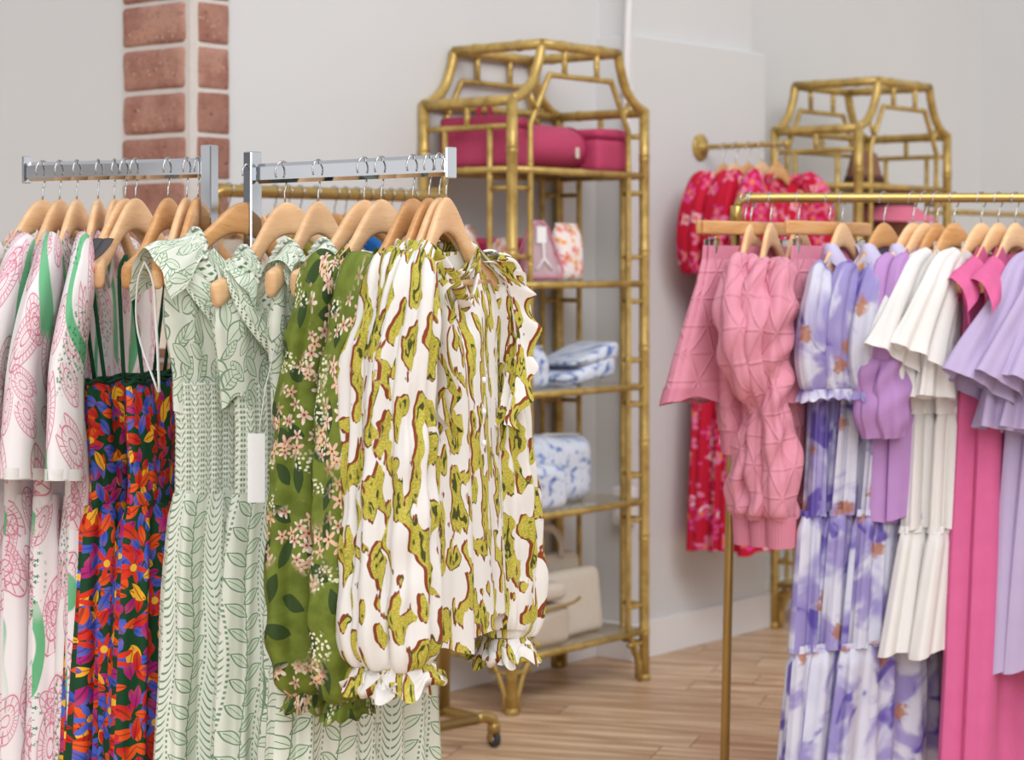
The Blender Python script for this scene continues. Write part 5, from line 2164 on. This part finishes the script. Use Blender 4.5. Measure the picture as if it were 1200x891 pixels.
# ------------------------------------------------------------------ tops on the rolling rack behind
def simple_top(hook, yaw, label, mat, seed, zb=-.68):
    t = thing('top', label, 'top', hook, yaw, 'tops on the rolling rack')
    m = MATS[mat]
    mb = MB()
    body(mb, [(-.13, .20, .014, .002), (-.3, .20, .032, .007), (zb, .22, .042, .012)], zb, front_drop=.06, neck=.08, seed=seed, nu=90, nv=36, uvo=(seed * .3, 0))
    mb.build('body', m, t)
    for sx in (-1, 1):
        mb = MB()
        sleeve(mb, [(sx * .14, 0, -.150), (sx * .2, -.004, -.19), (sx * .235, -.01, -.30), (sx * .24, -.012, -.42)], [(.03, .02), (.05, .03), (.06, .036), (.064, .04)], amps=[.001, .004, .006, .008], seed=seed + sx, nv=30, nu=44)
        mb.build('sleeve', m, t)
    return t


tops = [(268, 'canvas_light', 'cream top at the left of the rolling rack, between the two chrome posts'), (285, 'cloth_cream', 'cream top on the rolling rack behind the first green dress'), (322, 'cloth_olive', 'olive top on the rolling rack, left of the other olive one'), (352, 'cloth_olive', 'olive top on the rolling rack behind the green shoulders'),
        (392, 'cloth_blue', 'blue top on the rolling rack, left of the other blue one'), (418, 'cloth_blue', 'blue top on the rolling rack behind the green dress hangers'), (446, 'print_blue_toile', 'pale blue printed top on the rolling rack'), (470, 'cloth_cream', 'cream top on the rolling rack behind the yellow blouses')]
gyaw = math.atan2(G1[1] - G0[1], G1[0] - G0[0])
for i, (px, mt_, lb) in enumerate(tops):
    x, y = on_line(px, G0, G1)
    hk = Vector((x, y, 1.507 + .0175))
    yw = gyaw - PI / 2 + (.12, -.1, .05, -.08, .1, .0, -.12, .06)[i] + .1
    simple_top(hk, yw, lb, mt_, 510 + 5 * i)
    hanger('ab'[i % 2], hk, yw, 'hanger of the ' + lb.replace(', between the two chrome posts', ''), 'wooden hangers on the rolling rack')
for i, px in enumerate((300, 338, 370, 405, 432, 458, 484)):
    x, y = on_line(px, G0, G1)
    hanger('ba'[i % 2], Vector((x, y, 1.507 + .0175)), gyaw - PI / 2 + .1 * (-1) ** i, 'empty hanger on the rolling rack behind the ' + ['first pale green dress', 'second pale green dress', 'third pale green dress', 'fourth pale green dress', 'farther olive blouse', 'nearer olive blouse', 'yellow blouses'][i], 'wooden hangers on the rolling rack')
# ------------------------------------------------------------------ camera and light
cd = bpy.data.cameras.new('camera')
cam = bpy.data.objects.new('camera', cd)
COL.objects.link(cam)
cam.location = (0, 0, CAMZ)
cam.rotation_euler = (PI / 2, 0, 0)
cd.sensor_fit = 'HORIZONTAL'
cd.sensor_width = 36
cd.lens = 36 * FPX / 1200
cd.shift_y = -(445.5 - HOR) / 1200
cd.clip_start, cd.clip_end = .05, 60
cd.dof.use_dof = True
cd.dof.focus_distance = 3.35
cd.dof.aperture_fstop = 5.6
SC.camera = cam

w = bpy.data.worlds.new('world')
SC.world = w
w.use_nodes = True
nt = w.node_tree
nt.nodes.clear()
S.nt = nt
out = nt.nodes.new('ShaderNodeOutputWorld')
bg = nt.nodes.new('ShaderNodeBackground')
x, y, z = sep(coords('Generated'))
az = atan2(x, y)
bright_bands = band(sin(az * 2.0 + .49), .62, .2) * ss(-.05, .02, z) * (1.0 - ss(.5, .56, z))  # bright bands put into the surroundings for the chrome rails to reflect
up = ss(-.2, .9, z)
dk = ss(.47, .58, (noise(vec(az * 26.0, z * 40.0, 3.0), 1.0, 2.0) * .6 + noise(vec(az * 5.0, z * 9.0, 8.0), 1.0, 1.0) * .4)) * ss(-.25, -.1, z) * (1.0 - ss(.3, .45, z))  # dark patches put into the surroundings to vary the chrome reflections
c = mix(up, (206, 206, 208), (250, 252, 255))
c = mix((1.0 - ss(-.35, -.02, z)) * .7, c, (170, 156, 144))
c = mix(bright_bands * .8, c, (255, 255, 255))
c = mix(dk * .7, c, (110, 98, 86))
put(bg.inputs[0], c)
put(bg.inputs[1], 0.76 + bright_bands * 0.4)
nt.links.new(bg.outputs[0], out.inputs[0])


def area(name, loc, target, size, energy, col=(1, 1, 1)):
    l = bpy.data.lights.new(name, 'AREA')
    l.shape = 'RECTANGLE'
    l.size, l.size_y = size
    l.energy = energy
    l.color = col
    o = bpy.data.objects.new(name, l)
    COL.objects.link(o)
    o.location = loc
    d = Vector(target) - Vector(loc)
    o.rotation_euler = d.to_track_quat('-Z', 'Y').to_euler()
    return o


sl = bpy.data.lights.new('shopfront_daylight', 'SUN')
sl.energy = 1.1
sl.angle = math.radians(34)
sl.color = (1.0, 1.0, 1.0)
so = bpy.data.objects.new('shopfront_daylight', sl)
COL.objects.link(so)
so.location = (1.5, -3, 3)
so.rotation_euler = Vector((-.14, .80, -.47)).to_track_quat('-Z', 'Y').to_euler()
area('overhead_fill_light', (1.6, 3.2, 3.6), (1.2, 4.6, 0.8), (2.2, 1.4), 50, (1.0, .99, .98))  # unseen overhead area lamp, added for light on the right side

area('front_fill_light', (-1.2, -1.2, 1.6), (-.3, 3.4, .9), (3.2, 2.4), 62, (.98, .99, 1.0))  # area lamp added at the front left to brighten the nearest garments

vs = SC.view_settings
vs.view_transform = 'Standard'
vs.look = 'None'
vs.exposure = 0.0
vs.gamma = 1.0
vs.use_curve_mapping = False
SC.cycles.max_bounces = 8
SC.cycles.use_denoising = True
